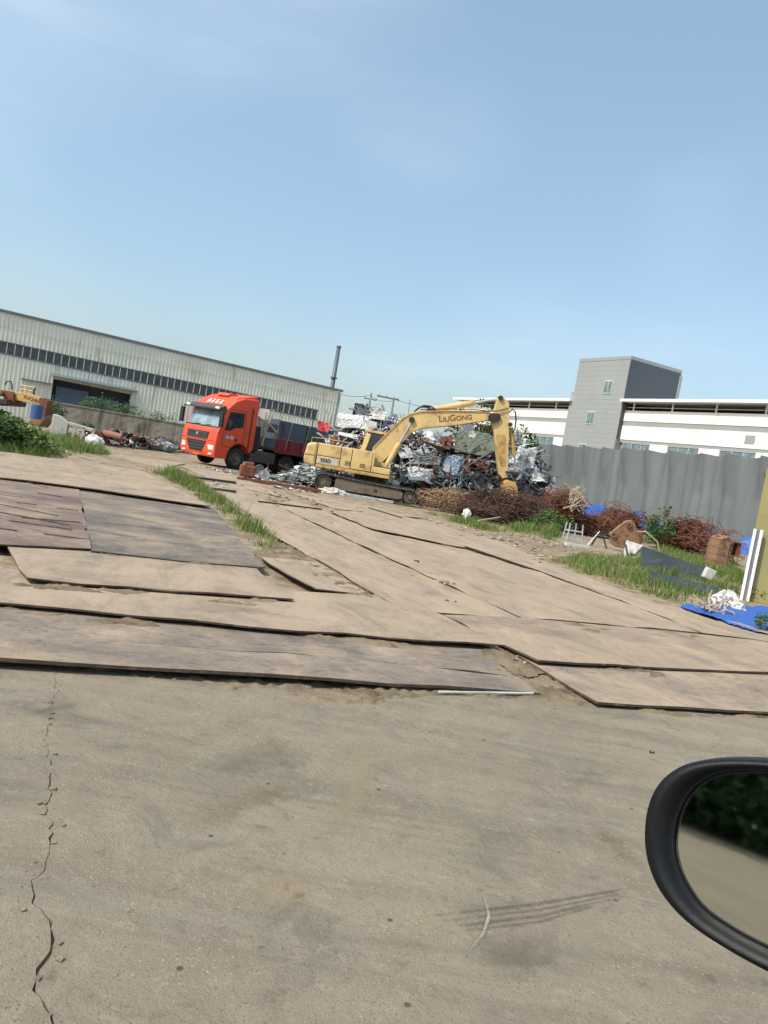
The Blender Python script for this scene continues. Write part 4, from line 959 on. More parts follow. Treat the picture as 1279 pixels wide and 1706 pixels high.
m = MB(); m.cyl((-2.5, 32.0, 1.85), (-2.5, 32.0, 2.2), .07, None, 10); exb(m, 'exhaust', M['rust'])
# cab on the far side
m = MB()
for a, b in (((-1.32, 1.0), (-1.24, 2.68)), ((-.1, 1.0), (-.32, 2.68))):
    for y in (32.0, 33.0): m.tube([(a[0], y, a[1]), (b[0], y, b[1])], .055, 4)
m.b2(-1.34, -.22, 31.95, 33.05, 2.64, 2.74); m.b2(-1.36, -.06, 31.95, 33.05, .98, 1.5); cb_ = exb(m, 'cab', M['yellow'], None, False, .02)
for y in (31.98, 33.0):
    m = MB(); m.b2(-1.27, -.26, y, y + .014, 1.5, 2.62); exb(m, 'cab_window', M['glass'], cb_)
m = MB(); m.prism([(-.14, 1.5), (-.13, 1.5), (-.32, 2.62), (-.33, 2.62)], 32.04, 32.96); exb(m, 'windscreen', M['glass'], cb_)
m = MB(); m.prism([(-1.30, 1.5), (-1.31, 1.5), (-1.25, 2.62), (-1.24, 2.62)], 32.04, 32.96); exb(m, 'rear_window', M['glass'], cb_)
m = MB(); m.tube([(-1.45, 31.6, 1.86), (-1.52, 31.6, 2.2), (-1.40, 31.6, 2.45), (-1.28, 31.6, 2.5)], .02, 5); m.tube([(-1.5, 31.9, 1.86), (-1.55, 31.9, 2.3)], .02, 5); exb(m, 'rear_rail', M['rust'])
# yellow upright plate beside the cab
m = MB(); m.prism([(-1.40, 1.84), (-1.18, 1.84), (-1.05, 2.55), (-1.22, 2.58)], 31.5, 31.62); exb(m, 'cab_guard', M['yellow'], None, False, .02)
def K(x, z, f=31.75 / 30.5): return (x * f, 1.6 + (z - 1.6) * f)
def PX(x, y, Y=31.75): v = AT(x, y, Y); return (v.x, v.z)
bt = [PX(*q) for q in ((618, 768), (622, 745), (645, 721), (672, 695), (683, 689), (699, 685), (760, 684), (812, 685), (824, 692))]
bb = [PX(*q) for q in ((822, 700), (800, 703), (760, 709), (716, 713), (700, 715), (688, 720), (678, 730), (662, 747), (640, 768), (632, 775))]
m = MB(); m.prism(bt + bb, 31.5, 32.0); bo = exb(m, 'boom', M['yellow'], None, False, .025)
# reinforcing flange lines and stains
m = MB(); m.tube([(x, 31.47, z - .03) for x, z in bt[1:8]], .018, 4); exb(m, 'boom_flange', M['yellow2'], bo)
pc = PX(686, 700); m = MB(); m.cyl((pc[0], 31.40, pc[1]), (pc[0], 32.1, pc[1]), .12, None, 16); exb(m, 'boom_pin', M['steel'], bo)
lx, lz = PX(758, 697); ang = math.atan2(PX(812, 692)[1] - PX(712, 700)[1], PX(812, 692)[0] - PX(712, 700)[0])
text_obj('maker_lettering', 'LiuGong', .36, simple('lettering_brown', srgb(122, 78, 48), .7, 0, .15), bo, frame(Vector((lx, 31.497, lz)) - EX, (math.cos(ang), 0, math.sin(ang)), (-math.sin(ang), 0, math.cos(ang))), True, .004, .006)
for y in (31.32, 32.18):
    a, b, c = PX(643, 778), PX(666, 739), PX(684, 707)
    m = MB(); m.cyl((a[0], y, a[1]), (b[0], y, b[1]), .115, None, 14); cy = exb(m, 'boom_cylinder', M['yellow'])
    m = MB(); m.cyl((b[0], y, b[1]), (c[0], y, c[1]), .055, None, 12); exb(m, 'piston_rod', M['yellow'] if y > 32 else M['rod'], cy)
a, b, c = PX(716, 683), PX(790, 671), PX(830, 665)
m = MB(); m.cyl((a[0], 31.75, a[1]), (b[0], 31.75, b[1]), .12, None, 16); m.cyl((b[0] - .08, 31.75, b[1] - .012), (b[0], 31.75, b[1]), .14, None, 16); cy = exb(m, 'arm_cylinder', M['yellow'])
m = MB(); m.cyl((b[0], 31.75, b[1]), (c[0], 31.75, c[1]), .06, None, 12); exb(m, 'piston_rod', M['rod'], cy)
m = MB(); m.prism([PX(*q) for q in ((708, 686), (714, 680), (724, 681), (728, 686))], 31.6, 31.9); exb(m, 'cylinder_mount', M['steel'], bo)
for k2, dy in enumerate((31.55, 31.68, 31.9)):
    pts = [PX(*q) for q in ((690, 686), (697 + k2 * 2, 680 - k2), (706 + k2, 676 + k2), (716, 677 + k2), (724, 681))]
    m = MB(); m.tube([(x, dy, z) for x, z in pts], .028, 6); exb(m, 'hose', M['black'], bo)
m = MB(); m.tube([(x, 31.46, z - .0) for x, z in [PX(*q) for q in ((700, 683), (740, 682), (790, 683), (815, 686), (830, 685), (845, 681))]], .02, 5); exb(m, 'hose', M['black'], bo)
arm = [PX(*q) for q in ((828, 664), (833, 662), (840, 664), (847.5, 672), (848, 700), (846.5, 740), (846, 770), (845, 795), (836, 797), (831, 790), (824, 740), (822, 716), (819, 704), (821, 690))]
m = MB(); m.prism(arm, 31.53, 31.97); ar = exb(m, 'arm', M['yellow'], None, False, .02)
m = MB(); m.prism([PX(*q) for q in ((825, 724), (840, 724), (842, 730), (841, 770), (838, 776), (832, 776))], 31.515, 31.53); exb(m, 'arm_side_plate', M['yellow2'], ar)
m = MB(); m.prism([PX(*q) for q in ((832, 790), (845, 791), (845, 806), (837, 806))], 31.56, 31.94); exb(m, 'arm_tip', M['steel'], ar)
for q, r in (((826, 696), .17), ((833, 664), .10), ((849, 708), .09)):
    x, z = PX(*q); m = MB(); m.cyl((x, 31.44, z), (x, 32.06, z), r, None, 16); exb(m, 'arm_pin', M['steel'], ar)
x, z = PX(820, 697); m = MB(); m.cyl((x, 31.42, z), (x, 31.5, z), .2, None, 14); exb(m, 'boom_tip_boss', M['steel'], bo)
a, b, c = PX(851, 712), PX(857, 759), PX(860, 790)
m = MB(); m.cyl((a[0], 31.75, a[1]), (b[0], 31.75, b[1]), .10, None, 14); cy = exb(m, 'bucket_cylinder', M['yellow2'])
m = MB(); m.cyl((b[0], 31.75, b[1]), (c[0], 31.75, c[1]), .045, None, 10); exb(m, 'piston_rod', M['rod'], cy)
m = MB(); m.tube([(x, 31.6, z) for x, z in [PX(*q) for q in ((847, 688), (853, 682), (858, 687), (859, 700), (857, 715), (853, 722))]], .03, 6); exb(m, 'hose', M['black'], ar)
m = MB(); m.cyl((c[0], 31.5, c[1]), (c[0], 32.0, c[1]), .10, None, 12)
d_ = PX(841, 786)
for y in (31.45, 32.05): m.tube([(c[0], y, c[1]), (d_[0], y, d_[1])], .06, 4)
e_ = PX(853, 812); m.tube([(c[0], 31.75, c[1]), (e_[0], 31.75, e_[1])], .07, 5); exb(m, 'bucket_link', M['steel'])
bk = [PX(*q) for q in ((837, 803), (843, 800), (855, 803), (859, 812), (860, 826), (852, 840), (838, 844), (826, 838), (830, 826), (838, 824))]
m = MB(); m.prism(bk, 31.2, 32.3); bu = exb(m, 'bucket', M['yellow2'], None, False, .02)
for y in (31.5, 32.0):
    m = MB(); m.prism([PX(*q) for q in ((836, 802), (842, 799), (856, 803), (859, 814), (840, 816))], y - .08, y - .02 + .05); exb(m, 'bucket_ear', M['yellow2'], bu)
x, z = PX(841, 806); m = MB(); m.cyl((x, 31.36, z), (x, 32.1, z), .07, None, 12); exb(m, 'bucket_pin', M['steel'], bu)

# ------------------------------------------------ old machine in the weeds at the left
o0 = Vector((-22.5, 42.0, 0)); om = empty('old_excavator', o0, 0, 'old rusty yellow excavator half hidden in weeds at left edge', 'excavator')
def omb(m, name, mt, bev=.02, par=None): return m.build(name, M[mt], par or om, False, bev, origin=o0)
def P2(x, y): v = AT(x, y, 42.0); return (v.x, v.z)
m = MB(); m.prism([P2(-40, 640), P2(14, 651), P2(12, 660), P2(-40, 655)], 41.2, 43.0); omb(m, 'engine_hood', 'yellow2')
m = MB(); m.prism([P2(-40, 660), P2(28, 668), P2(26, 676), P2(-40, 672)], 41.0, 43.2); omb(m, 'deck', 'steel')
m = MB(); m.b2(-26.5, -21.6, 40.9, 41.5, .05, .75); m.b2(-26.5, -21.6, 42.7, 43.3, .05, .75); omb(m, 'track', 'track', .15)
m = MB(); m.prism([P2(14, 655), P2(30, 657), P2(30, 672), P2(14, 670)], 41.5, 42.6); omb(m, 'swing_post', 'rust')
m = MB(); m.prism([P2(29, 653), P2(55, 657), P2(74, 664), P2(70, 676), P2(52, 671), P2(29, 667)], 41.75, 42.25); b2_ = omb(m, 'boom', 'yellow2')
m = MB(); m.prism([P2(70, 663), P2(79, 664), P2(84, 668), P2(80, 690), P2(72, 706), P2(66, 700), P2(69, 684)], 41.7, 42.3); omb(m, 'arm', 'rust')
m = MB(); m.prism([P2(66, 690), P2(78, 690), P2(82, 700), P2(72, 712), P2(58, 708), P2(60, 698)], 41.4, 42.6); omb(m, 'bucket', 'rustlight')
lx, lz = P2(56, 665.5); text_obj('maker_lettering', 'YUCHAI', .25, M['rust'], b2_, frame(Vector((lx, 41.745, lz)) - o0, (P2(68, 669)[0] - P2(44, 662)[0], 0, P2(68, 669)[1] - P2(44, 662)[1]), (0, 0, 1)), bold=.006)
m = MB()
for (a, b) in (((25, 640), (49, 643.5)), ((27, 652 - 6), (49, 651)), ((25, 640), (29, 655)), ((49, 643), (49, 656)), ((37, 641), (37, 652))):
    a, b = P2(*a), P2(*b); m.tube([(a[0], 42.6, a[1]), (b[0], 42.6, b[1])], .035, 5)
omb(m, 'handrail', 'yellow2', 0)
m = MB(); m.tube([(x, 42.0, z) for x, z in [P2(*q) for q in ((57, 658), (56, 654), (57, 649), (60, 648))]], .05, 6); omb(m, 'exhaust', 'black', 0)
m = MB(); m.tube([(x, 42.4, z) for x, z in [P2(*q) for q in ((2, 640), (6, 634), (12, 634), (14, 640), (14, 648))]], .04, 6); omb(m, 'hose', 'black', 0)

# ================================================================== SCRAP
def crumpled(seed, n=5, amp=.18, bend=0.0):
    r = random.Random(seed); m = MB(); ph = r.uniform(0, 6); fx, fy = r.uniform(2, 5), r.uniform(2, 5)
    cr = [(r.uniform(-.5, .5), r.uniform(0, 3.1), r.uniform(-.9, .9)) for _ in range(3)]
    def fn_(u, v):
        x, y = u - .5, v - .5; z = math.sin(fx * x + ph) * amp * .5 + r.gauss(0, amp * .28)
        for o_, a_, k_ in cr: z += k_ * abs((x * math.cos(a_) + y * math.sin(a_)) - o_) * amp * 1.6
        return (x + r.gauss(0, .03), y + r.gauss(0, .03), z + bend * x * x)
    m.grid(n, n, fn_); me = bpy.data.meshes.new('scrap_sheet'); me.from_pydata(m.v, [], m.f); me.update(); me.materials.append(None); return me
def boxm(name, dims):
    m = MB(); m.box((0, 0, 0), dims); me = bpy.data.meshes.new(name); me.from_pydata(m.v, [], m.f); me.materials.append(None); return me
def tubem(name, pts, r):
    m = MB(); m.tube(pts, r, 6); me = bpy.data.meshes.new(name); me.from_pydata(m.v, [], m.f); me.materials.append(None); return me
SHEETS = [crumpled(i, 5, random.uniform(.12, .3)) for i in range(12)]
FLATS = [boxm('flat', (1, random.uniform(.3, .7), .02)) for i in range(3)]
BARS = [boxm('bar', (1, .07, .05)), boxm('bar', (1, .11, .03)), tubem('bar', [(-.5, 0, 0), (.5, 0, .02)], .03), tubem('bar', [(-.5, 0, 0), (-.1, .05, .1), (.5, 0, .02)], .022)]
def piece(me, name, mat, parent, loc, scale, rot):
    o = bpy.data.objects.new(name, me); COL.objects.link(o); o.parent = parent
    o.material_slots[0].link = 'OBJECT'; o.material_slots[0].material = mat
    o.location = loc; o.scale = scale if isinstance(scale, (tuple, list, Vector)) else (scale,) * 3; o.rotation_euler = rot; return o

def crest(x, xs, hs): return float(np.interp(x, xs, hs))
HX = [-4.6, -4.0, -3.3, -2.5, -1.9, -1.0, .3, 1.2, 2.2, 3.4, 4.6, 5.6, 6.4, 7.2, 7.9, 8.4]
HZ = [0, .5, 1.7, 2.9, 3.6, 3.65, 3.5, 3.0, 2.9, 3.3, 3.5, 3.2, 2.9, 2.2, 1.2, 0]
def heap_h(x, y):
    c = crest(x, HX, HZ); yc = 36.6; front = np.interp(x, [-4.6, 1.0, 2.4, 8.4], [33.2, 33.2, 31.6, 32.6]); back = 40.5
    t = (y - front) / (yc - front) if y < yc else (back - y) / (back - yc)
    if t <= 0: return 0.0
    t = min(1, t); return c * (1 - (1 - t) ** 1.7)
heap = empty('scrap_heap', (2.0, 36.5, 0), 0, 'huge tangled heap of crumpled sheet metal behind the yellow excavator', 'scrap heap')
HO = Vector((2.0, 36.5, 0))
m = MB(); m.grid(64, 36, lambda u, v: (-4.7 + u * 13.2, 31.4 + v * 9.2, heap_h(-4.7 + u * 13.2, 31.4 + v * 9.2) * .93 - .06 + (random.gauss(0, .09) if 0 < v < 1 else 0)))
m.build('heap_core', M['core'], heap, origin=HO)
def hmat(x, z, r):
    if x < 1.0 and z > 1.3: pal = ['alu'] * 8 + ['whitesheet'] * 3 + ['midgrey'] * 5 + ['darksheet'] * 4 + ['bluesheet', 'rust', 'greensheet']
    elif x < 1.6: pal = ['alu'] * 4 + ['whitesheet'] + ['midgrey'] * 3 + ['darksheet'] * 4 + ['rust']
    elif x < 5.0: pal = ['darksheet'] * 11 + ['midgrey'] * 4 + ['rust'] * 4 + ['bluesheet'] * 2 + ['greensheet'] * 2 + ['alu'] * 2 + ['rustlight'] * 2
    else: pal = ['alu'] * 5 + ['whitesheet'] + ['midgrey'] * 4 + ['darksheet'] * 5 + ['bluesheet'] * 2 + ['rust']
    return M[r.choice(pal)]
hr = random.Random(11); cnt = 0
while cnt < 285:
    x = hr.uniform(-4.2, 8.1); y = hr.uniform(31.6, 37.2); z = heap_h(x, y)
    if z < .15: continue
    k = hr.random(); mt = hmat(x, z, hr)
    rot = (hr.gauss(.75, .5), hr.gauss(0, .5), hr.uniform(-.8, .8)) if k < .62 else (hr.gauss(0, .5), hr.gauss(0, .7), hr.uniform(0, 6.28))
    p = Vector((x, y, z + hr.uniform(-.02, .16))) - HO
    if k < .42: s_ = hr.uniform(.35, 1.0); piece(hr.choice(SHEETS), 'crumpled_sheet', mt, heap, p, (s_, s_ * hr.uniform(.5, 1), s_), rot)
    elif k < .62: s_ = hr.uniform(.35, 1.0); piece(hr.choice(FLATS), 'metal_sheet', mt, heap, p, (s_, s_, 1), rot)
    else: s_ = hr.uniform(.7, 1.9); piece(hr.choice(BARS), 'bar', mt, heap, p, (s_, hr.uniform(.7, 1.4), hr.uniform(.7, 1.4)), rot)
    cnt += 1
def small_scrap(name, n, sampler, mats, parent=None, origin=Vector(), smin=.06, smax=.4, thin=.015):
    """loose small scrap, one mesh per metal, too small to tell apart"""
    for mt, share in mats:
        k = int(n * share); C = sampler(k) - np.array(origin); S = np.stack([rng.uniform(smin, smax, k) ** 1.0, rng.uniform(smin * .3, smax * .45, k), np.full(k, thin)], 1)
        o = np_boxes(name, C, S, rot_np(k), M[mt], parent); o['kind'] = 'stuff'
def heap_sampler(x0, x1, zoff=.08, y0=31.6, y1=37.5):
    def f(k):
        out = []
        while len(out) < k:
            x, y = random.uniform(x0, x1), random.uniform(y0, y1); z = heap_h(x, y)
            if z > .08: out.append((x, y, z + random.uniform(-.04, zoff)))
        return np.array(out)
    return f
small_scrap('small_scrap', 1500, heap_sampler(-4.3, 1.4), [('alu', .36), ('whitesheet', .08), ('midgrey', .2), ('darksheet', .24), ('rust', .12)], heap, HO)
small_scrap('small_scrap', 1500, heap_sampler(1.2, 5.4), [('alu', .16), ('rust', .24), ('midgrey', .2), ('darksheet', .36), ('whitesheet', .04)], heap, HO)
small_scrap('small_scrap', 900, heap_sampler(5.2, 8.2), [('alu', .36), ('whitesheet', .08), ('midgrey', .2), ('darksheet', .24), ('rust', .12)], heap, HO)
def wires(m, n, sampler, length, r, curl=.5, sides=3, segs=6, rr=random):
    for _ in range(n):
        p = Vector(sampler()); d = Vector((rr.gauss(0, 1), rr.gauss(0, 1), rr.gauss(.15, .6))).normalized(); L_ = length * rr.uniform(.5, 1.4); pts = [p]
        ax_ = Vector((rr.gauss(0, 1), rr.gauss(0, 1), rr.gauss(0, 1))).normalized(); k_ = rr.gauss(0, curl)
        for i in range(segs):
            d = Quaternion(ax_, k_ / segs * 2.2) @ d; p = p + d * (L_ / segs); pts.append(Vector((p.x, p.y, max(.0, p.z))))
        m.tube(pts, r, sides)
m = MB(); wires(m, 160, lambda: heap_sampler(-4, 8, .1)(1)[0], 1.1, .014, 1.2); o = m.build('loose_wire', M['alu'], heap, origin=HO); o['kind'] = 'stuff'
m = MB(); wires(m, 170, lambda: heap_sampler(0, 6, .1)(1)[0], 1.2, .014, 1.2); o = m.build('loose_wire', M['rebar2'], heap, origin=HO); o['kind'] = 'stuff'

# pieces of the heap that stand out, each a thing of its own
def blob(name, c, sx, sy, sz, mat, seed, label, cat, n=14, rough=.3):
    m = MB(); r = random.Random(seed)
    def fn_(u, v):
        a = u * 2 * math.pi; b = v * math.pi; k = 1 + rough * (float(fbm(np.array([math.cos(a) * 2 + 5]), np.array([math.sin(a) * 2 + v * 4 + seed]), seed, 3)[0]) - .5) * 2 + r.gauss(0, rough * .22) * math.sin(b)
        return (c[0] + sx * k * math.cos(a) * math.sin(b), c[1] + sy * k * math.sin(a) * math.sin(b), c[2] + sz * k * math.cos(b))
    vs = []; fs = []; nu, nv = n * 2, n
    for j in range(nv + 1):
        for i in range(nu): vs.append(fn_(i / nu, j / nv))
    for j in range(nv):
        for i in range(nu): fs.append((j * nu + i, j * nu + (i + 1) % nu, (j + 1) * nu + (i + 1) % nu, (j + 1) * nu + i))
    m.add(vs, fs); return tag(m.build(name, mat), label, cat)
def bigsheet(name, px, py, Y, sx, sz, mat, seed, label, cat, tilt=-.9, spin=0.0, n=18, amp=.3):
    r = random.Random(seed); c = AT(px, py, Y); m = MB(); Q = Matrix.Rotation(spin, 3, 'Z') @ Matrix.Rotation(math.pi / 2 + tilt, 3, 'X')
    fold = [(r.uniform(-.5, .5), r.uniform(0, 3.1), r.uniform(-1, 1)) for _ in range(7)]
    def fn_(u, v):
        x, y = u - .5, v - .5; z = r.gauss(0, amp * .06)
        for o_, a_, k_ in fold: z += k_ * abs(x * math.cos(a_) + y * math.sin(a_) - o_) * amp * 1.3
        e = 1 + .25 * (float(fbm(np.array([u * 4]), np.array([v * 4]), seed, 2)[0]) - .5)
        return c + Q @ Vector((x * sx * e, y * sz * e, z))
    m.grid(n, n, fn_); o = m.build(name, mat, None, False)
    so = o.modifiers.new('thickness', 'SOLIDIFY'); so.thickness = .012
    return tag(o, label, cat)
bigsheet('white_sheeting', 590, 700, 35.2, 1.5, .8, M['whitesheet'], 3, 'crumpled white sheeting on the top left of the scrap heap', 'sheeting', -.75, .1)
bigsheet('white_sheeting', 630, 697, 35.8, .8, .5, M['whitesheet'], 5, 'small white sheet at the very crest of the heap', 'sheeting', -.5, -.2)
bigsheet('white_board', 616, 708, 35.2, .62, .36, M['whitesheet'], 15, 'clean white rectangular panel high on the heap left of the boom', 'panel', -.15, .1, 6, .03)
bigsheet('white_board', 580, 724, 34.6, .9, .3, M['whitesheet'], 16, 'narrow white panel lying on the heap above the excavator hood', 'panel', -.8, .2, 6, .05)
bigsheet('white_wrap', 703, 790, 33.0, 1.1, .8, M['whitesheet'], 7, 'bright white crumpled wrapping at the heap foot beside the excavator track', 'wrapping', -.5, .2)
bigsheet('blue_grey_sheet', 758, 776, 33.2, .75, 1.0, M['bluesheet'], 8, 'hanging blue-grey sheet in the middle of the heap', 'sheet', -.1, .1)
bigsheet('green_tarpaulin', 792, 735, 34.4, 1.7, 1.35, M['greensheet'], 9, 'dull green-grey tarpaulin bulging out left of the excavator arm', 'tarpaulin', -.5, -.2)
bigsheet('pale_tarpaulin', 772, 722, 34.0, .9, .55, M['whitesheet'], 10, 'pale folded tarpaulin under the lettered boom', 'tarpaulin', -.6, .4)
bigsheet('rusty_sheet', 722, 742, 33.8, 1.1, .5, M['rustlight'], 12, 'curved rusty sheet below the lettered boom', 'sheet', -1.0, .2)
bigsheet('grey_sheet', 712, 768, 33.6, 1.3, .35, M['midgrey'], 13, 'long grey sheet jutting from the dark middle of the heap', 'sheet', -.7, -.4)
bigsheet('silver_sheet', 874, 770, 33.0, 1.1, .7, M['alu'], 14, 'ribbed silver sheet sloping down right of the excavator arm', 'sheet', -.8, -.5)
bigsheet('white_sheeting', 900, 806, 32.8, .6, .45, M['whitesheet'], 17, 'white crumpled sheet at the right end of the heap', 'sheeting', -.6, -.4)
bigsheet('white_sheeting', 872, 752, 34.2, .6, .5, M['whitesheet'], 19, 'white ragged sheet on the right shoulder of the heap', 'sheeting', -.3, -.3)
blob('black_bag', AT(906, 800, 32.9), .32, .3, .3, M['darksheet'], 5, 'black plastic bag at the right foot of the heap', 'bag')
c_ = AT(875, 838, 29.8); blob('white_sack', (c_.x, c_.y, .32), .38, .3, .34, M['whitesheet'], 9, 'white sack lying in the rebar right of the bucket', 'sack')
c_ = AT(778, 858, 27.6); blob('white_rag', (c_.x, c_.y, .16), .15, .12, .22, M['whitesheet'], 12, 'small white rag on the brown rebar near the grass', 'rag', 10, .5)
bigsheet('red_scrap', 539, 712, 36.2, .55, .5, M['redscrap'], 21, 'small bright red scrap piece at the left end of the heap', 'scrap', -.3, .1, 8, .2)
# bent tubular frame
c_ = AT(685, 795, 32.9); m = MB()
def q3(x, y, d=0): v = AT(x, y, 32.9 + d); return v
m.tube([q3(668, 802), q3(666, 775), q3(671, 761), q3(690, 756), q3(696, 760), q3(699, 785)], .028, 6)
m.tube([q3(672, 800, .5), q3(668, 762, .5)], .028, 6); m.tube([q3(686, 790), q3(682, 758)], .028, 6); m.tube([q3(664, 780), q3(674, 806)], .022, 6); m.tube([q3(682, 772), q3(697, 772)], .022, 6)
tag(m.build('tubular_frame', M['alu']), 'bent pale tubular frame standing beside the front of the excavator', 'frame')
# aluminium strips spilling out behind the excavator's left end
al = empty('aluminium_strip_pile', (-3.8, 32.6, 0), 0, 'low pile of pale aluminium strips between truck and excavator', 'scrap pile'); AO = Vector((-3.8, 32.6, 0))
for i in range(120):
    x = random.gauss(-3.4, .8); y = random.gauss(32.7, .7); d = ((x + 3.4) / 1.5) ** 2 + ((y - 32.8) / 1.3) ** 2; z = max(.03, .62 * math.exp(-d)) * random.uniform(.5, 1.0)
    piece(random.choice(BARS[:3] + FLATS[:1]), 'strip', M[random.choice(['alu', 'alu', 'whitesheet', 'midgrey', 'greensheet'])], al, Vector((x, y, z)) - AO, (random.uniform(.4, 1.2), random.uniform(.3, 1.0), 1), (random.gauss(0, .3), random.gauss(0, .25), random.gauss(.2, .7)))
m = MB(); m.b2(-1.6, .6, 30.02, 30.10, 0, .10); o = m.build('aluminium_channel', M['alu'], None, False, .01); o.rotation_euler = (0, 0, .01); tag(o, 'long pale metal channel lying along the excavator track', 'channel')
c_ = AT(557, 826, 29.6); blob('white_rubble', (c_.x, c_.y, .06), .45, .2, .15, M['cementwhite'], 33, 'white lump of rubble under the excavator drive sprocket', 'rubble', 12, .7)
# old engine and bits beside the truck's rear wheels
c_ = G(425, 797); en = empty('engine_scrap', (c_.x, c_.y, 0), .3, 'rusty engine scrap with shiny pulley beside the truck rear wheels', 'engine')
m = MB(); m.box((-.35, 0, .25), (.6, .5, .45)); m.box((-.3, .05, .52), (.4, .3, .2)); m.build('block', M['rust'], en, False, .05)
m = MB(); m.cyl((.35, -.1, .2), (.35, -.2, .2), .2, None, 16); m.build('pulley', M['alu'], en)
m = MB(); m.lathe([(.2, 0), (.21, .04), (.02, .10)], (.1, -.25, .38), 'y', 18); m.build('cover', M['midgrey'], en, True)
m = MB(); m.tube([(.4, -.1, 0), (.45, -.1, .5), (.4, -.1, .7)], .03, 6); m.build('pipe', M['steel'], en)
# scattered light litter between truck and excavator
def litter(name, mats, n, poly, smin, smax, label, cat):
    p = sample_poly([(G(*q).x, G(*q).y) for q in poly], n); k = 0
    for i, mt in enumerate(mats):
        part_ = p[i::len(mats)]; C = np.concatenate([part_, (yard_h(part_[:, 0], part_[:, 1]) + .015)[:, None]], 1)
        S = np.stack([rng.uniform(smin, smax, len(C)), rng.uniform(smin * .4, smax * .6, len(C)), rng.uniform(.008, .035, len(C))], 1)
        a = rng.uniform(0, 6.28, len(C)); t = rng.normal(0, .2, len(C)); Rm = np.zeros((len(C), 3, 3))
        Rm[:, 0, 0] = np.cos(a); Rm[:, 0, 1] = -np.sin(a); Rm[:, 1, 0] = np.sin(a); Rm[:, 1, 1] = np.cos(a); Rm[:, 2, 2] = 1; Rm[:, 2, 0] = t
        tag(np_boxes(name, C, S, Rm, M[mt]), label + ' (' + mt_word[mt] + ')', cat, kind='stuff')
mt_word = dict(whitesheet='white bits', alu='silvery bits', rust='rusty bits', darksheet='dark bits', wood='pale bits', midgrey='grey bits', brush='brown bits')
litter('litter', ['whitesheet', 'alu', 'rust', 'darksheet'], 260, [(330, 776), (420, 790), (500, 805), (540, 822), (480, 818), (390, 792)], .05, .28, 'small litter strewn along the track edge beside the truck', 'litter')
litter('litter', ['rust', 'darksheet', 'wood'], 220, [(300, 790), (560, 838), (760, 880), (900, 915), (1000, 960), (760, 950), (520, 870), (380, 820)], .03, .16, 'small litter strewn over the sandy yard', 'litter')
litter('litter', ['wood', 'midgrey', 'brush'], 130, [(700, 862), (830, 885), (930, 905), (1000, 930), (920, 940), (820, 905)], .03, .16, 'small debris along the dirt before the right grass', 'litter')
litter('pebbles', ['wood', 'midgrey', 'rust', 'brush'], 700, [(0, 1120), (300, 1150), (600, 1172), (900, 1160), (980, 1170), (900, 1120), (850, 1085), (600, 1140), (300, 1120)], .008, .035, 'pebbles in the dirt strip along the near plate', 'pebbles')
litter('pebbles', ['wood', 'midgrey', 'rust'], 520, [(0, 1200), (1050, 1200), (1050, 1690), (0, 1690)], .004, .016, 'grit on the near concrete', 'pebbles')

# ------------------------------------------------ rusty rebar tangles
def tangle(px, py, Y, rx, ry, rz, n, mat, seed, label, length=1.0, zc=None, r=.013, extra=None):
    c = AT(px, py, Y); z0 = rz * .75 if zc is None else zc; rr = random.Random(seed); m = MB()
    def smp():
        while True:
            v = Vector((rr.uniform(-1, 1), rr.uniform(-1, 1), rr.uniform(-1, 1)))
            if v.length < 1: return (c.x + v.x * rx, Y + v.y * ry, max(.02, z0 + v.z * rz))
    for _ in range(n):
        a = Vector(smp()); b = Vector(smp()); d = (b - a); d = d.normalized() if d.length > .1 else Vector((1, 0, 0)); bow = Vector((rr.gauss(0, .4), rr.gauss(0, .4), abs(rr.gauss(0, .3)))) * length * .6
        L_ = length * rr.uniform(.5, 1.3); b = a + d * L_
        m.tube([a, a.lerp(b, .25) + bow * .7, a.lerp(b, .5) + bow, a.lerp(b, .75) + bow * .7, b], r, 3)
    o = m.build('rebar_tangle', mat); o['kind'] = 'stuff' if False else ''
    del o['kind']
    return tag(o, label, 'rebar', 'rusty rebar tangles')
tangle(1150, 878, 31.0, 1.2, .9, .8, 520, M['rebar'], 1, 'round bushy rust-brown rebar tangle left of the rusty bucket', 1.1)
tangle(1040, 862, 33.5, 1.3, .8, .75, 380, M['rebar'], 2, 'rust-brown rebar tangle behind the rusty bracket', 1.1)
tangle(990, 868, 31.5, 1.7, .7, .5, 380, M['rebar'], 3, 'low reddish rebar mat behind the metal stool frame', 1.0)
tangle(935, 842, 31.0, 1.1, .7, .8, 460, M['rebar'], 4, 'dark red rebar tangle at the right end of the scrap heap', .9, .85)
tangle(845, 848, 29.6, 2.2, 1.1, .75, 620, M['rebar2'], 5, 'broad brown rebar tangle under the excavator bucket', .9, .6)
tangle(760, 838, 30.6, 1.9, .8, .55, 380, M['brush'], 6, 'pale brown wire tangle right of the excavator track', .7)
tangle(800, 862, 28.2, 1.3, .5, .35, 220, M['rebar2'], 7, 'dark brown rebar clump behind the small white rag', .7)
tangle(1205, 895, 28.0, .8, .6, .6, 140, M['rebar'], 8, 'rebar tangle behind the rusty bucket', .9)
m = MB(); rr = random.Random(5)
c_ = AT(952, 820, 30.6)
for i in range(20):
    a = Vector((c_.x + rr.gauss(0, .16), 30.2 + rr.gauss(0, .15), 1.4 + rr.uniform(-.2, .35))); m.tube([a, a + Vector((rr.gauss(0, .2), 0, .25)), a + Vector((rr.gauss(.1, .15), 0, -.15)), a + Vector((rr.gauss(0, .2), 0, -.35))], .022, 4)
tag(m.build('cable_bundle', M['wood']), 'bundle of pale looped cable on the dark red rebar', 'cable')

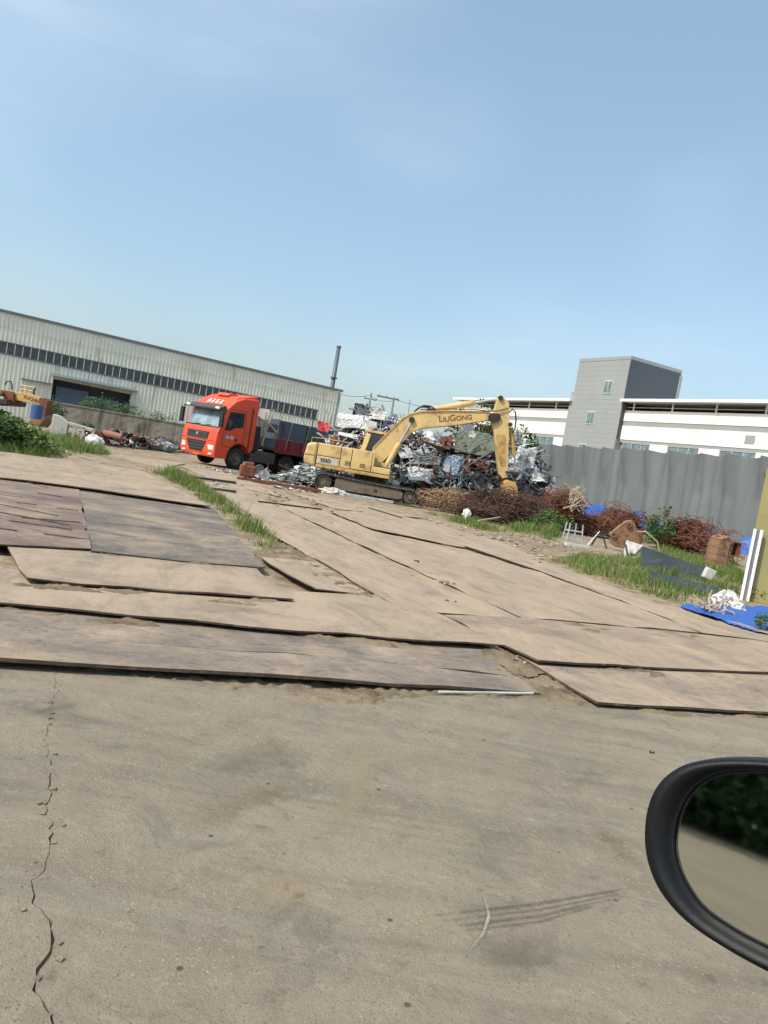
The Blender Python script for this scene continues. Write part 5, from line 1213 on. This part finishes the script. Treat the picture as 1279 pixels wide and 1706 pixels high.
# ------------------------------------------------ loose things in the right-hand grass
c_ = G(950, 910); st = empty('metal_stool_frame', (c_.x, c_.y, .02), .25, 'pale metal stool frame without a seat in the grass', 'stool')
for (x, y) in ((-.26, -.2), (.26, -.2), (-.2, .2), (.2, .2)):
    m = MB(); m.tube([(x, y, 0), (x * .8, y * .8, .68)], .022, 6); m.build('leg', M['alu'], st)
for z, s_ in ((.2, .95), (.45, .88)):
    m = MB(); m.tube([(-.26 * s_, -.2 * s_, z), (.26 * s_, -.2 * s_, z), (.2 * s_, .2 * s_, z), (-.2 * s_, .2 * s_, z), (-.26 * s_, -.2 * s_, z)], .018, 6); m.build('stretcher', M['alu'], st)
m = MB(); m.box((.05, -.32, .05), (.75, .16, .08)); m.build('foot_plank', M['whitesheet'], st)
c_ = G(1005, 914); tr2 = empty('trestle', (c_.x, c_.y, .02), -.2, 'small black trestle with one pale leg beside the stool frame', 'trestle')
for (a, b, mt) in (((-.5, -.1, 0), (-.2, 0, .5), 'alu'), ((.1, -.15, 0), (-.15, 0, .5), 'black'), ((.7, -.1, 0), (.55, 0, .5), 'black'), ((-.35, .3, 0), (-.2, .05, .5), 'black'), ((.75, .3, 0), (.6, .05, .5), 'black')):
    m = MB(); m.tube([a, b], .025, 6); m.build('leg', M[mt], tr2)
m = MB(); m.box((.2, .02, .5), (.95, .06, .06)); m.build('top_bar', M['black'], tr2)
# rusty triangular bracket with boss
c_ = AT(1043, 905, 24.0); br = empty('rusty_bracket', (c_.x, 24.0, .16), 0, 'rusty triangular steel bracket with a round boss behind the white board', 'bracket'); br.scale = (.82, .82, .82)
m = MB(); m.prism([(-.62, .15), (-.62, .5), (-.5, .62), (-.16, .98), (-.02, 1.02), (.10, .95), (.38, .52), (.55, .12), (.5, 0), (-.4, 0)], -.06, .06); bb_ = m.build('plate', M['rustlight'], br, False, .03)
m = MB(); m.tube([(-.55, 0, .55), (-.12, 0, 1.02), (.03, 0, 1.03), (.14, 0, .95), (.5, 0, .25), (.62, 0, .12), (1.05, 0, -.02)], .07, 8); m.build('rim', M['rustlight'], br)
for (x, z, r_) in ((-.05, .92, .11), (-.56, .45, .11)):
    m = MB(); m.cyl((x, -.14, z), (x, .14, z), r_, None, 16); m.build('boss', M['rustlight'], br)
    m = MB(); m.cyl((x, -.145, z), (x, .145, z), r_ * .5, None, 12); m.build('bore', M['steel'], br)
m = MB(); m.box((.42, .12, .45), (.35, .3, .5)); m.build('lug', M['rust'], br, False, .03)
m = MB(); m.tube([(.3, .1, .7), (.7, .1, .75), (1.2, .1, .45), (1.35, .1, .1)], .03, 6); m.build('cable', M['wood'], br)
# white panel with dark V
c_ = G(1052, 940); wp = empty('white_board', (c_.x, c_.y, .0), -.12, 'white board with a dark V mark leaning in the grass', 'board')
R2 = Matrix.Rotation(R_(-18), 3, 'X')
m = MB(); m.prism([(-.26, 0), (.10, -.05), (.24, .56), (-.2, .62)], -.02, .02); o = m.build('panel', M['whitesheet'], wp); o.rotation_euler = (R_(-18), 0, 0)
m = MB()
for a, b in (((-.22, .5), (-.14, .24)), ((-.14, .24), (.06, .26)), ((.06, .26), (.22, .5))): m.tube([(a[0], -.03, a[1]), (b[0], -.03, b[1])], .03, 4)
o = m.build('mark', M['darksheet'], wp); o.rotation_euler = (R_(-18), 0, 0)
# long black panels
def long_panel(name, pts, th, mat, label, cat):
    m = MB(); P_ = [Vector(p) for p in pts]; nn = (P_[1] - P_[0]).cross(P_[3] - P_[0]).normalized() * th
    m.add(P_ + [p + nn for p in P_], [(0, 1, 2, 3), (7, 6, 5, 4), (0, 4, 5, 1), (1, 5, 6, 2), (2, 6, 7, 3), (3, 7, 4, 0)]); return tag(m.build(name, mat, None, False, .01), label, cat)
a, b = G(1068, 958), G(1180, 982); a2, b2 = AT(1070, 912, a.y + .9), AT(1178, 950, b.y + .6)
long_panel('black_board', [(a.x, a.y, .02), (b.x, b.y, .02), b2, a2], .05, M['blackpanel'], 'long black panel leaning back in the grass below the white board', 'panel')
c_ = AT(1181, 956, b.y + .1); m = MB(); m.box((c_.x, c_.y, c_.z), (.22, .16, .24), Matrix.Rotation(.3, 3, 'Y')); tag(m.build('white_block', M['whitesheet'], None, False, .02), 'small white block at the right end of the black panel', 'block')
a, b = G(1085, 975), G(1192, 1000); a2, b2 = AT(1082, 955, a.y + .5), AT(1197, 982, b.y + .6)
long_panel('black_board', [(a.x, a.y, .02), (b.x, b.y, .02), b2, a2], .05, M['blackpanel'], 'lower black panel lying in the grass nearest the white bags', 'panel')
# rusty excavator bucket standing on its side
c_ = G(1200, 948); bk2 = empty('rusty_bucket', (c_.x, c_.y, .05), R_(-8), 'rusty dusty digging bucket standing on its side by the gate', 'bucket')
side = [(.62, -.1), (.55, .25), (.1, .34), (-.3, .28), (-.5, .05), (-.5, -.22), (-.3, -.42), (.05, -.34)]
for z in (.02, .42, .86):
    m = MB(); m.prism(side if z > .5 else [(x * 1.02, y) for x, y in side], z, z + .035, 'z'); m.build('side_plate', M['rustlight'], bk2)
wall_ = [(.05, -.34), (-.3, -.42), (-.5, -.22), (-.5, .05), (-.3, .28), (.1, .34)]
m = MB(); n_ = len(wall_); m.add([(x, y, .02) for x, y in wall_] + [(x, y, .88) for x, y in wall_] + [(x * .92, y * .92, .02) for x, y in wall_] + [(x * .92, y * .92, .88) for x, y in wall_], [(i, i + 1, n_ + i + 1, n_ + i) for i in range(n_ - 1)] + [(2 * n_ + i + 1, 2 * n_ + i, 3 * n_ + i, 3 * n_ + i + 1) for i in range(n_ - 1)]); m.build('curved_back', M['rustlight'], bk2)
for z in (.2, .42, .64):
    m = MB(); m.tube([(x * 1.0, y * 1.0, z) for x, y in wall_[:5]], .014, 4); m.build('back_rib', M['rustlight'], bk2)
m = MB(); m.box((.38, .05, .64), (.12, .4, .42)); m.build('ear', M['rust'], bk2)
blob('dirt_lump', (c_.x - .2, c_.y - .1, .98), .24, .2, .09, M['rustlight'], 44, 'lump of dry earth on top of the rusty bucket', 'earth lump', 10, .4)
# white bags and the blue sheet at the gate
c_ = G(1212, 1014); blob('white_bag', (c_.x, c_.y + .15, .13), .18, .15, .16, M['whitesheet'], 51, 'crumpled white plastic bag in front of the gate post', 'bag', 16, .5)
c_ = G(1228, 1018); blob('white_bag', (c_.x, c_.y, .07), .13, .11, .09, M['whitesheet'], 53, 'flatter white plastic bag on the blue sheet edge', 'bag', 14, .5)
tp_ = [(G(*q).x, G(*q).y) for q in ((1128, 1010), (1165, 1024), (1215, 1044), (1262, 1058), (1330, 1066), (1380, 1050), (1330, 1020), (1240, 1014), (1195, 1012), (1160, 1011))]
m = MB(); A_ = [Vector((x, y, 0)) for x, y in tp_]
lo = (min(x for x, y in tp_), min(y for x, y in tp_)); hi = (max(x for x, y in tp_), max(y for x, y in tp_)); N_ = 60
gx = np.linspace(lo[0], hi[0], N_); gy = np.linspace(lo[1], hi[1], N_); GX, GY = np.meshgrid(gx, gy)
ins = in_poly(GX, GY, np.array(tp_)); GZ = .012 + .04 * fbm(GX * 2.2, GY * 2.2, 71, 3) + np.maximum(yard_h(GX, GY), 0) * .9 + .02 * np.sin(GX * 9 + GY * 5)
I = np.arange(N_ * N_).reshape(N_, N_); Fk = np.stack([I[:-1, :-1], I[:-1, 1:], I[1:, 1:], I[1:, :-1]], -1)[ins[:-1, :-1] & ins[1:, 1:]].reshape(-1, 4)
me = bpy.data.meshes.new('blue_sheet'); me.from_pydata(np.stack([GX, GY, GZ], -1).reshape(-1, 3).tolist(), [], Fk.tolist()); me.update()
tag(link_mesh('blue_sheet', me, M['bluetarp'], None, True), 'flat blue plastic sheet on the ground before the gate', 'sheet')
c_ = G(1188, 1022); m = MB(); wires(m, 26, lambda: (c_.x + random.gauss(0, .16), c_.y + random.gauss(0, .1), .08), .3, .014, 1.0, 4); tag(m.build('rag_rope', M['wood']), 'frayed pale rope end lying across the blue sheet', 'rope')

# ------------------------------------------------ gate at the right edge
g0 = G(1236, 1003); gt = empty('gate', (g0.x, g0.y, 0), math.atan2(-.35, .94), 'olive sheet-metal gate leaf at the right edge of the yard', 'gate')
m = MB(); m.b2(-.03, 3.4, -.02, .02, .06, 2.75); m.build('leaf', M['olive'], gt)
for x in (.0, 1.7, 3.4):
    m = MB(); m.b2(x - .03, x + .03, .02, .08, .04, 2.75); m.build('stile', M['olive'], gt)
for z in (.1, 1.4, 2.68):
    m = MB(); m.b2(.1, 3.37, .02, .07, z, z + .06); m.build('rail', M['olive'], gt)
ps = empty('white_channel_post', (g0.x - .08, g0.y - .12, 0), math.atan2(-.35, .94), 'two white channel strips standing against the olive gate edge', 'post')
for dx in (-.03, .09):
    m = MB(); m.b2(dx, dx + .055, -.03, .03, .0, 1.5); m.build('strip', M['postwhite'], ps, False, .004)
m = MB(); m.b2(.025, .09, .0, .012, .0, 1.49); m.build('web', M['badge'], ps)

# ------------------------------------------------ scrap row and broken cement at the left
c_ = G(112, 735); cb2 = empty('broken_cement_block', (c_.x, c_.y, -.1), R_(18), 'broken pale cement block with open ribbed side in the left weeds', 'cement block')
m = MB(); m.prism([(-.75, 0), (-.05, 0), (-.02, .95), (-.4, 1.2), (-.72, 1.25)], -.35, .35); m.build('slab', M['cementwhite'], cb2, False, .03)
for (x0, x1) in ((.12, .22), (.5, .6)):
    m = MB(); m.prism([(x0, .05), (x1, .05), (x1 + .12, .85), (x0 + .12, .85)], -.3, -.2); m.build('rib', M['cementwhite'], cb2)
m = MB(); m.prism([(-.05, .85), (1.0, .72), (1.1, .85), (-.02, 1.0)], -.3, .3); m.build('top_beam', M['cementwhite'], cb2, False, .02)
m = MB(); m.prism([(-.05, 0), (1.0, .0), (1.0, .12), (-.05, .14)], -.32, .3); m.build('base_beam', M['cementwhite'], cb2, False, .02)
m = MB(); m.prism([(.9, .05), (1.02, .05), (1.14, .8), (1.02, .8)], -.28, .25); m.build('end_rib', M['cementwhite'], cb2)
c_ = G(146, 748); blob('white_sack', (c_.x, c_.y + .6, .28), .36, .28, .3, M['whitesheet'], 60, 'white sack lying in the left grass', 'sack')
rowO = Vector((-15, 43, 0)); row = empty('scrap_row', rowO, 0, 'low row of brown mixed scrap before the cement wall', 'scrap pile')
def row_pt():
    t = random.random(); p = G(136 + 168 * t, 736 + 18 * t); return p.x + random.gauss(0, .5), p.y + random.gauss(1.2, .9), t
for i in range(210):
    x, y, t = row_pt(); z = random.uniform(.02, .75) * (1 - .4 * t); mt = M[random.choice(['rust', 'rust', 'rustlight', 'darksheet', 'darksheet', 'midgrey', 'brush', 'core'])]
    s_ = random.uniform(.25, .8); k = random.random()
    piece(random.choice(SHEETS if k < .4 else BARS if k < .8 else FLATS), random.choice(['bar']) if .4 <= k < .8 else 'crumpled_sheet', mt, row, Vector((x, y, z)) - rowO, (s_ * (1.6 if .4 <= k < .8 else 1), s_, s_), (random.gauss(.3, .5), random.gauss(0, .5), random.uniform(0, 6.3)))
small_scrap('small_scrap', 700, lambda k: np.array([(lambda q: (q[0], q[1], random.uniform(.02, .65)))(row_pt()) for _ in range(k)]), [('rust', .4), ('darksheet', .3), ('rustlight', .2), ('alu', .1)], row, rowO, .05, .35)
c_ = G(172, 742); m = MB(); m.lathe([(.15, -.45), (.17, -.45), (.17, .35), (.22, .4), (.22, .5), (.16, .5), (.14, .3), (.14, -.45)], (0, 0, 0), 'x', 18); o = m.build('clay_pipe', M['pinkpipe'], None, True); o.location = (c_.x, c_.y + 1.0, .55); o.rotation_euler = (0, R_(4), R_(12)); tag(o, 'dull red pipe on top of the brown scrap row', 'pipe')
c_ = G(268, 752); blob('grey_bag', (c_.x, c_.y + .5, .3), .7, .4, .3, M['midgrey'], 71, 'grey plastic bags at the right end of the scrap row', 'bags', 14, .5)
c_ = AT(62, 668 + 14, 40); m = MB(); m.cyl((c_.x, c_.y, c_.z - .5), (c_.x, c_.y, c_.z + .25), .3, None, 16); tag(m.build('blue_barrel', M['bluebarrel'], None, False, .03), 'blue plastic barrel under the old machine boom', 'barrel')
# planks, rails and sticks lying on the yard
def stick(px0, py0, px1, py1, w, h, mat, name, label, cat, z=.03):
    a, b = G(px0, py0), G(px1, py1); d = b - a; m = MB(); m.box((0, 0, 0), (d.length, w, h)); o = m.build(name, M[mat], None, False, .004)
    o.location = ((a.x + b.x) / 2, (a.y + b.y) / 2, max(0, yard_z((a.x + b.x) / 2, (a.y + b.y) / 2)) + h / 2 + z); o.rotation_euler = (0, 0, math.atan2(d.y, d.x)); return tag(o, label, cat)
stick(395, 799, 535, 821, .14, .12, 'rust', 'rusty_rail', 'long rusty rail on the ground between truck and excavator', 'rail', 0)
stick(305, 796, 392, 807, .12, .07, 'darksheet', 'dark_plank', 'dark plank on the yard in front of the truck', 'plank', .02)
stick(352, 817, 392, 822, .14, .06, 'darksheet', 'dark_plank', 'short dark plank beside the middle grass strip', 'plank', .02)
stick(430, 838, 535, 851, .06, .04, 'steel', 'dark_strip', 'thin dark strip lying on the sandy yard', 'strip', .02)
stick(615, 848, 668, 864, .06, .03, 'steel', 'dark_strip', 'dark curved strip in front of the excavator idler', 'strip', .02)
stick(775, 914, 898, 956, .05, .03, 'steel', 'dark_strip', 'long dark strip on the right-hand plates', 'strip', .03)
stick(730, 1158, 888, 1160, .016, .016, 'whitesheet', 'white_batten', 'thin white batten lying along the near plate edge', 'batten', .015)
stick(795, 882, 835, 873, .05, .04, 'wood', 'wooden_stick', 'pale stick across the brown rebar near the grass', 'stick', .25)
c_ = G(806, 1234); m = MB(); m.grid(4, 2, lambda u, v: (c_.x + (u - .5) * .03, c_.y + (v - .5) * .014 * (1.2 - abs(u - .5) * 2), .004 + .006 * math.sin(u * 3.1))); tag(m.build('dry_leaf', simple('red_leaf', srgb(170, 60, 36), .7)), 'tiny red leaf on the near concrete', 'leaf')
for (px, py, l, lab) in ((730, 968, .5, 'small pale wood scraps on the middle plates'), (745, 1001, .16, 'short dark bolt lying on the middle plates'), (700, 936, .2, 'small dark stone on the middle plates'), (1090, 1255, .05, 'dry twig on the near concrete')):
    c_ = G(px, py, .05); m = MB()
    for i in range(7 if l > .3 else 2): a = c_ + Vector((random.gauss(0, l * .3), random.gauss(0, l * .12), .0)); m.tube([a, a + Vector((random.gauss(0, l * .3), random.gauss(0, l * .1), .01))], .008 + l * .02, 4)
    o = m.build('debris', M['wood' if l > .3 else 'steel']); tag(o, lab, 'debris')

# ================================================================== VEGETATION
def grass(name, poly, n, h0, h1, w, label, mat=None, lean=.35, px=True, zfn=None, clump=True):
    P_ = [(G(*q).x, G(*q).y) for q in poly] if px else poly
    p = sample_poly(P_, n * 3 if clump else n)
    if clump:
        k = fbm(p[:, 0] * 1.5, p[:, 1] * 1.5, 77, 3); keep = k + rng.uniform(-.12, .12, len(p)) > .45; p = p[keep][:n]
    z = yard_h(p[:, 0], p[:, 1]); P3 = np.concatenate([p, z[:, None] - .01], 1)
    d = np.full(len(p), 9.0)
    for i in range(len(P_)):
        a = np.array(P_[i]); e = np.array(P_[(i + 1) % len(P_)]) - a; t = np.clip(((p - a) @ e) / (e @ e), 0, 1); d = np.minimum(d, np.linalg.norm(p - a - t[:, None] * e, axis=1))
    h = rng.uniform(h0, h1, len(p)) * (.35 + 1.2 * fbm(p[:, 0] * 1.3, p[:, 1] * 1.3, 5, 3)) * np.clip(.25 + d / .55, 0, 1)
    kp = rng.uniform(0, 1, len(p)) < np.clip(.2 + d / .4, 0, 1); P3 = P3[kp]; h = h[kp]; p = p[kp]
    o = np_mesh(name, blades(P3, h, np.full(len(p), w), lean), BLF, mat or F_GRASS)
    return tag(o, label, 'grass', kind='stuff')
grass('grass', [(240, 783), (300, 789), (350, 813), (400, 848), (450, 883), (487, 905), (470, 920), (440, 924), (405, 893), (360, 850), (310, 815)], 7500, .10, .42, .006, 'green grass strip growing between the steel plates')
grass('grass', [(-60, 752), (0, 758), (100, 768), (190, 760), (170, 745), (150, 735), (90, 728), (-60, 720)], 17000, .12, .5, .009, 'tall grass bank at the left edge of the yard')
grass('grass', [(270, 748), (315, 756), (312, 735), (285, 735)], 1500, .3, .8, .015, 'grass patch beside the front of the truck')
grass('grass', [(915, 935), (960, 955), (1010, 968), (1070, 990), (1130, 1006), (1190, 1010), (1240, 1012), (1290, 1012), (1290, 980), (1230, 960), (1235, 940), (1160, 930), (1090, 910), (1060, 930), (1000, 935), (960, 925)], 20000, .07, .30, .007, 'long grass around the black panels at right')
grass('grass', [(700, 852), (745, 868), (800, 884), (850, 890), (935, 908), (930, 885), (870, 868), (830, 880), (790, 872), (740, 858)], 6000, .08, .34, .008, 'grass fringe along the right side of the sandy yard')
grass('grass', [(850, 880), (935, 905), (940, 880), (880, 862)], 4000, .2, .5, .009, 'bright green tall grass left of the stool frame')
grass('grass', [(1060, 900), (1180, 930), (1180, 905), (1100, 890)], 4500, .2, .45, .010, 'grass behind the black panels up to the rebar')
grass('grass', [(650, 838), (680, 845), (675, 835), (655, 830)], 350, .15, .35, .01, 'small grass tuft in front of the excavator idler')
grass('dry_grass', [(905, 932), (1000, 966), (1120, 1004), (1180, 1014), (1120, 996), (1010, 955), (930, 925)], 3500, .05, .16, .006, 'dry grass edge along the right-hand plates', foliage('dry_blades', srgb(150, 134, 92), srgb(184, 168, 124), srgb(110, 130, 60), .3))

def bush(px, py, rx, ry, h, n, size, mat, label, stems=5, cat='bush', group=None, base=None, Y=None):
    g_ = G(px, py) if Y is None else AT(px, py, Y); z0 = yard_z(g_.x, g_.y) if base is None else base
    b = empty('bush', (g_.x, g_.y, z0), 0, label, cat, group)
    k = max(8, n // 60); cc = rng.normal(size=(k, 3)); cc /= np.linalg.norm(cc, axis=1)[:, None]; cc *= rng.uniform(.25, 1, k)[:, None]
    cen = np.stack([cc[:, 0] * rx, cc[:, 1] * ry, h * .55 + cc[:, 2] * h * .45], 1); cen[:, 2] = np.clip(cen[:, 2], .05, None)
    idx = rng.integers(0, k, n); P_ = cen[idx] + rng.normal(size=(n, 3)) * np.array([rx, ry, h * .6]) * .17; P_[:, 2] = np.clip(P_[:, 2], .0, None)
    np_quads('leaves', leaf_quads(P_, size), mat, b)
    for i in range(stems):
        c = cen[rng.integers(0, k)]; m = MB(); m.tube([(c[0] * .15, c[1] * .15, -.1), (c[0] * .5, c[1] * .5, c[2] * .5), tuple(c)], .018 * max(1, h), 5, True); m.build('stem', M['bark'], b)
    return b
bush(12, 752, .8, .7, .95, 2000, .12, F_WEED, 'leafy green bush at the far left above the grass')
bush(48, 757, .8, .6, .6, 1200, .11, F_WEED, 'lower leafy weeds right of the far left bush')
bush(-35, 748, 1.0, .8, 1.1, 1500, .12, F_WEED, 'leafy weeds cut off by the left picture edge')
bush(165, 694, 1.9, .9, 2.6, 2600, .16, F_SHRUB, 'shrub in front of the blue warehouse door', Y=66.5, base=.2)
bush(208, 698, 2.2, .9, 2.2, 2200, .16, F_SHRUB, 'wide shrub under the warehouse canopy end', Y=68.0, base=.2)
bush(262, 700, 2.2, .9, 2.3, 2400, .16, F_SHRUB, 'grey-green shrub behind the cement wall right of the canopy', Y=70.0, base=.1)
bush(92, 680, 1.2, .8, 1.9, 900, .16, F_SHRUB, 'small dark shrub behind the broken cement block', Y=60.0, base=.1)
bush(148, 722, .8, .5, .8, 600, .1, F_WEED, 'weeds growing on the brown scrap row')
bush(1098, 905, .7, .5, 1.5, 800, .14, F_WEED, 'bright leafy weed between the two rebar tangles', Y=30.5, base=0)
bush(905, 870, 1.0, .5, .8, 900, .1, F_WEED, 'yellow-green weeds beside the dark red rebar', Y=28.5, base=0)
bush(1272, 1052, .16, .14, .26, 260, .05, F_WEED, 'small leafy plant on the blue sheet at the right edge', 3)
bush(1262, 1008, .3, .15, .3, 260, .05, F_WEED, 'low weeds at the foot of the olive gate', 3)

def tree(loc, h, r, n, leaf, label, seed, trunk=.2, squash=1.0, group=None, mat=None):
    t = empty('tree', loc, 0, label, 'tree', group); r_ = random.Random(seed); m = MB()
    top = Vector((r_.gauss(0, .3), r_.gauss(0, .3), h * .72)); m.tube([(0, 0, -.2), (top.x * .3, top.y * .3, h * .3), tuple(top)], trunk, 8, True)
    ends = []
    for i in range(16):
        z = h * r_.uniform(.28, .7); a = r_.uniform(0, 6.28); l = r * r_.uniform(.5, 1.0); b0 = Vector((top.x * z / h, top.y * z / h, z)); e = b0 + Vector((math.cos(a) * l, math.sin(a) * l, l * r_.uniform(.2, .7) * squash)); m.tube([b0, b0.lerp(e, .5) + Vector((0, 0, .12 * l)), e], trunk * .35, 5, True); ends += [e, b0.lerp(e, .65)]
    m.build('trunk', M['bark'], t)
    ends.append(top + Vector((0, 0, h * .2)))
    E_ = np.array([tuple(e) for e in ends]); E_ = np.concatenate([E_, E_ + rng.normal(size=E_.shape) * r * .22])
    idx = rng.integers(0, len(E_), n); P_ = E_[idx] + rng.normal(size=(n, 3)) * r * .13
    np_quads('crown', leaf_quads(P_, leaf, .1), mat or F_TREE, t); return t
v = AT(800, 690, 58); tree((v.x, v.y, 0), 7.7, 1.5, 3600, .22, 'dark green tree behind the excavator arm cylinder', 3)
v = AT(872, 720, 56); tree((v.x, v.y, 0), 6.0, 1.6, 3200, .22, 'dark green tree right of the excavator arm', 4)
v = AT(1308, 772, 20); tree((v.x, v.y, 0), 3.9, .6, 500, .15, 'dark leafy tree top behind the olive gate', 6, .09)
# trees behind the camera, seen in the car mirror
for i, (x, y, h, r, lab) in enumerate(((-34, -23, 8, 4.5, 'bushy tree behind the car, the one nearest the road'), (-31, -29, 9, 5, 'tall bushy tree behind the car near the mirror centre'), (-24, -34, 9, 5, 'bushy tree behind the car, right of the tall one'), (-38, -15, 8, 4.5, 'bushy tree far back beside the road behind the car'), (-15, -38, 8.5, 4.5, 'bushy tree behind the car at the right in the mirror'), (-38, -33, 11, 5.5, 'tallest bushy tree at the back in the mirror'))):
    t_ = tree((x, y, 0), h, r, 4600, .6, lab, 20 + i, .22, group='trees behind the car')
    low = rng.normal(size=(3200, 3)) * np.array([r * .55, r * .55, 1.0]) + np.array([0, 0, 1.5]); low[:, 2] = np.abs(low[:, 2])
    np_quads('undergrowth', leaf_quads(low, .6, .2), F_TREE, t_)

# ================================================================== CAR SIDE MIRROR
mc = Vector((0, 0, EYE)) + ray(1262, 1432).normalized() * .78
dm = ray(1200, 1340).normalized(); rm = Vector((-.74, -.67, .0)).normalized(); mn = (rm - dm).normalized()
mu = Vector((0, 0, 1)) - mn * mn.z; mu.normalize(); mr_ = mu.cross(mn).normalized()
if mr_.x < 0: mr_ = -mr_
def on_mirror(x, y, off=0.0):
    d = ray(x, y); o_ = Vector((0, 0, EYE)); pp = mc + mn * off; t = (pp - o_).dot(mn) / d.dot(mn); return o_ + d * t
outer_px = [(1078, 1392), (1084, 1338), (1104, 1298), (1136, 1274), (1180, 1264), (1235, 1262), (1300, 1266), (1380, 1280), (1450, 1306), (1490, 1350), (1505, 1420), (1500, 1500), (1480, 1570), (1440, 1620), (1390, 1642), (1330, 1634), (1279, 1612), (1210, 1574), (1150, 1534), (1108, 1488), (1086, 1442)]
inner_px = [(1126, 1396), (1134, 1356), (1154, 1320), (1184, 1298), (1216, 1290), (1250, 1288), (1300, 1290), (1365, 1302), (1425, 1326), (1458, 1362), (1470, 1424), (1466, 1494), (1450, 1550), (1416, 1588), (1378, 1604), (1330, 1600), (1279, 1578), (1222, 1548), (1172, 1514), (1142, 1470), (1128, 1432)]
def smooth_ring(pts, it=2):
    for _ in range(it):
        n = len(pts); pts = [q for i in range(n) for q in ((pts[i][0] * .75 + pts[(i + 1) % n][0] * .25, pts[i][1] * .75 + pts[(i + 1) % n][1] * .25), (pts[i][0] * .25 + pts[(i + 1) % n][0] * .75, pts[i][1] * .25 + pts[(i + 1) % n][1] * .75))]
    return pts
O_ = [on_mirror(*p) for p in smooth_ring(outer_px)]; I_ = [on_mirror(*p) for p in smooth_ring(inner_px)]; nO = len(O_); _c = sum(I_, Vector()) / nO; I_ = [_c + (p - _c) * 1.035 for p in I_]
oc = sum(O_, Vector()) / nO; ic = sum(I_, Vector()) / nO
car = empty('car_side_mirror', (.78, .30, 0), 0, 'black car side mirror at the lower right corner of the view', 'car mirror'); CO = Vector((.78, .30, 0))
rings = [[ic + (p - ic) * 1.0 + mn * -.012 for p in I_], [ic + (p - ic) * 1.01 + mn * .004 for p in I_], [a.lerp(b, .5) + mn * .018 for a, b in zip(I_, O_)], [oc + (p - oc) * .985 + mn * .014 for p in O_], [p + mn * .0 for p in O_], [oc + (p - oc) * 1.0 - mn * .03 for p in O_], [oc + (p - oc) * .93 - mn * .07 for p in O_], [oc + (p - oc) * .7 - mn * .105 for p in O_], [oc + (p - oc) * .3 - mn * .122 for p in O_]]
m = MB(); m.add([p for r in rings for p in r], [(k * nO + i, k * nO + (i + 1) % nO, (k + 1) * nO + (i + 1) % nO, (k + 1) * nO + i) for k in range(len(rings) - 1) for i in range(nO)] + [tuple(range((len(rings) - 1) * nO, len(rings) * nO))])
m.build('housing', M['mirrorshell'], car, True, origin=CO)
gl = [ic + (p - ic) * .995 - mn * .008 for p in I_]; ge = [ic + (p - ic) * .965 - mn * .0065 for p in I_]
m = MB(); m.add(gl + ge, [(i, (i + 1) % nO, nO + (i + 1) % nO, nO + i) for i in range(nO)]); m.build('glass_bevel', M['chrome'], car, True, origin=CO)
m = MB(); m.add(ge, [tuple(range(nO))]); m.build('mirror_glass', M['mirror'], car, False, origin=CO)
arm0 = oc + mr_ * .10 - mn * .05 - mu * .06
m = MB(); m.tube([arm0, arm0.lerp(Vector((.80, .32, 1.16)), .5) + Vector((0, 0, -.01)), Vector((.80, .32, 1.16))], .03, 8); m.build('arm', M['mirrorshell'], car, True, origin=CO)
# front door and sill the mirror is bolted to, below and right of the view
m = MB(); m.prism([(-.45, .30), (.95, .30), (.98, .75), (.92, 1.16), (-.45, 1.13), (-.5, .7)], .18, .30); m.build('door_panel', M['carpaint'], car, False, .03, origin=CO)
m = MB(); m.tube([(.92, .24, 1.15), (.55, .18, 1.62), (.35, .12, 1.78)], .035, 6) if False else m.b2(.93, 2.2, .16, .30, .45, 1.0); m.build('front_wing', M['carpaint'], car, False, .04, origin=CO)
m = MB(); m.lathe([(r_ * .66, a_ * .75) for r_, a_ in TYRE], (1.75, .22, .33), 'y', 24); m.build('wheel', M['rubber'], car, True, origin=CO)
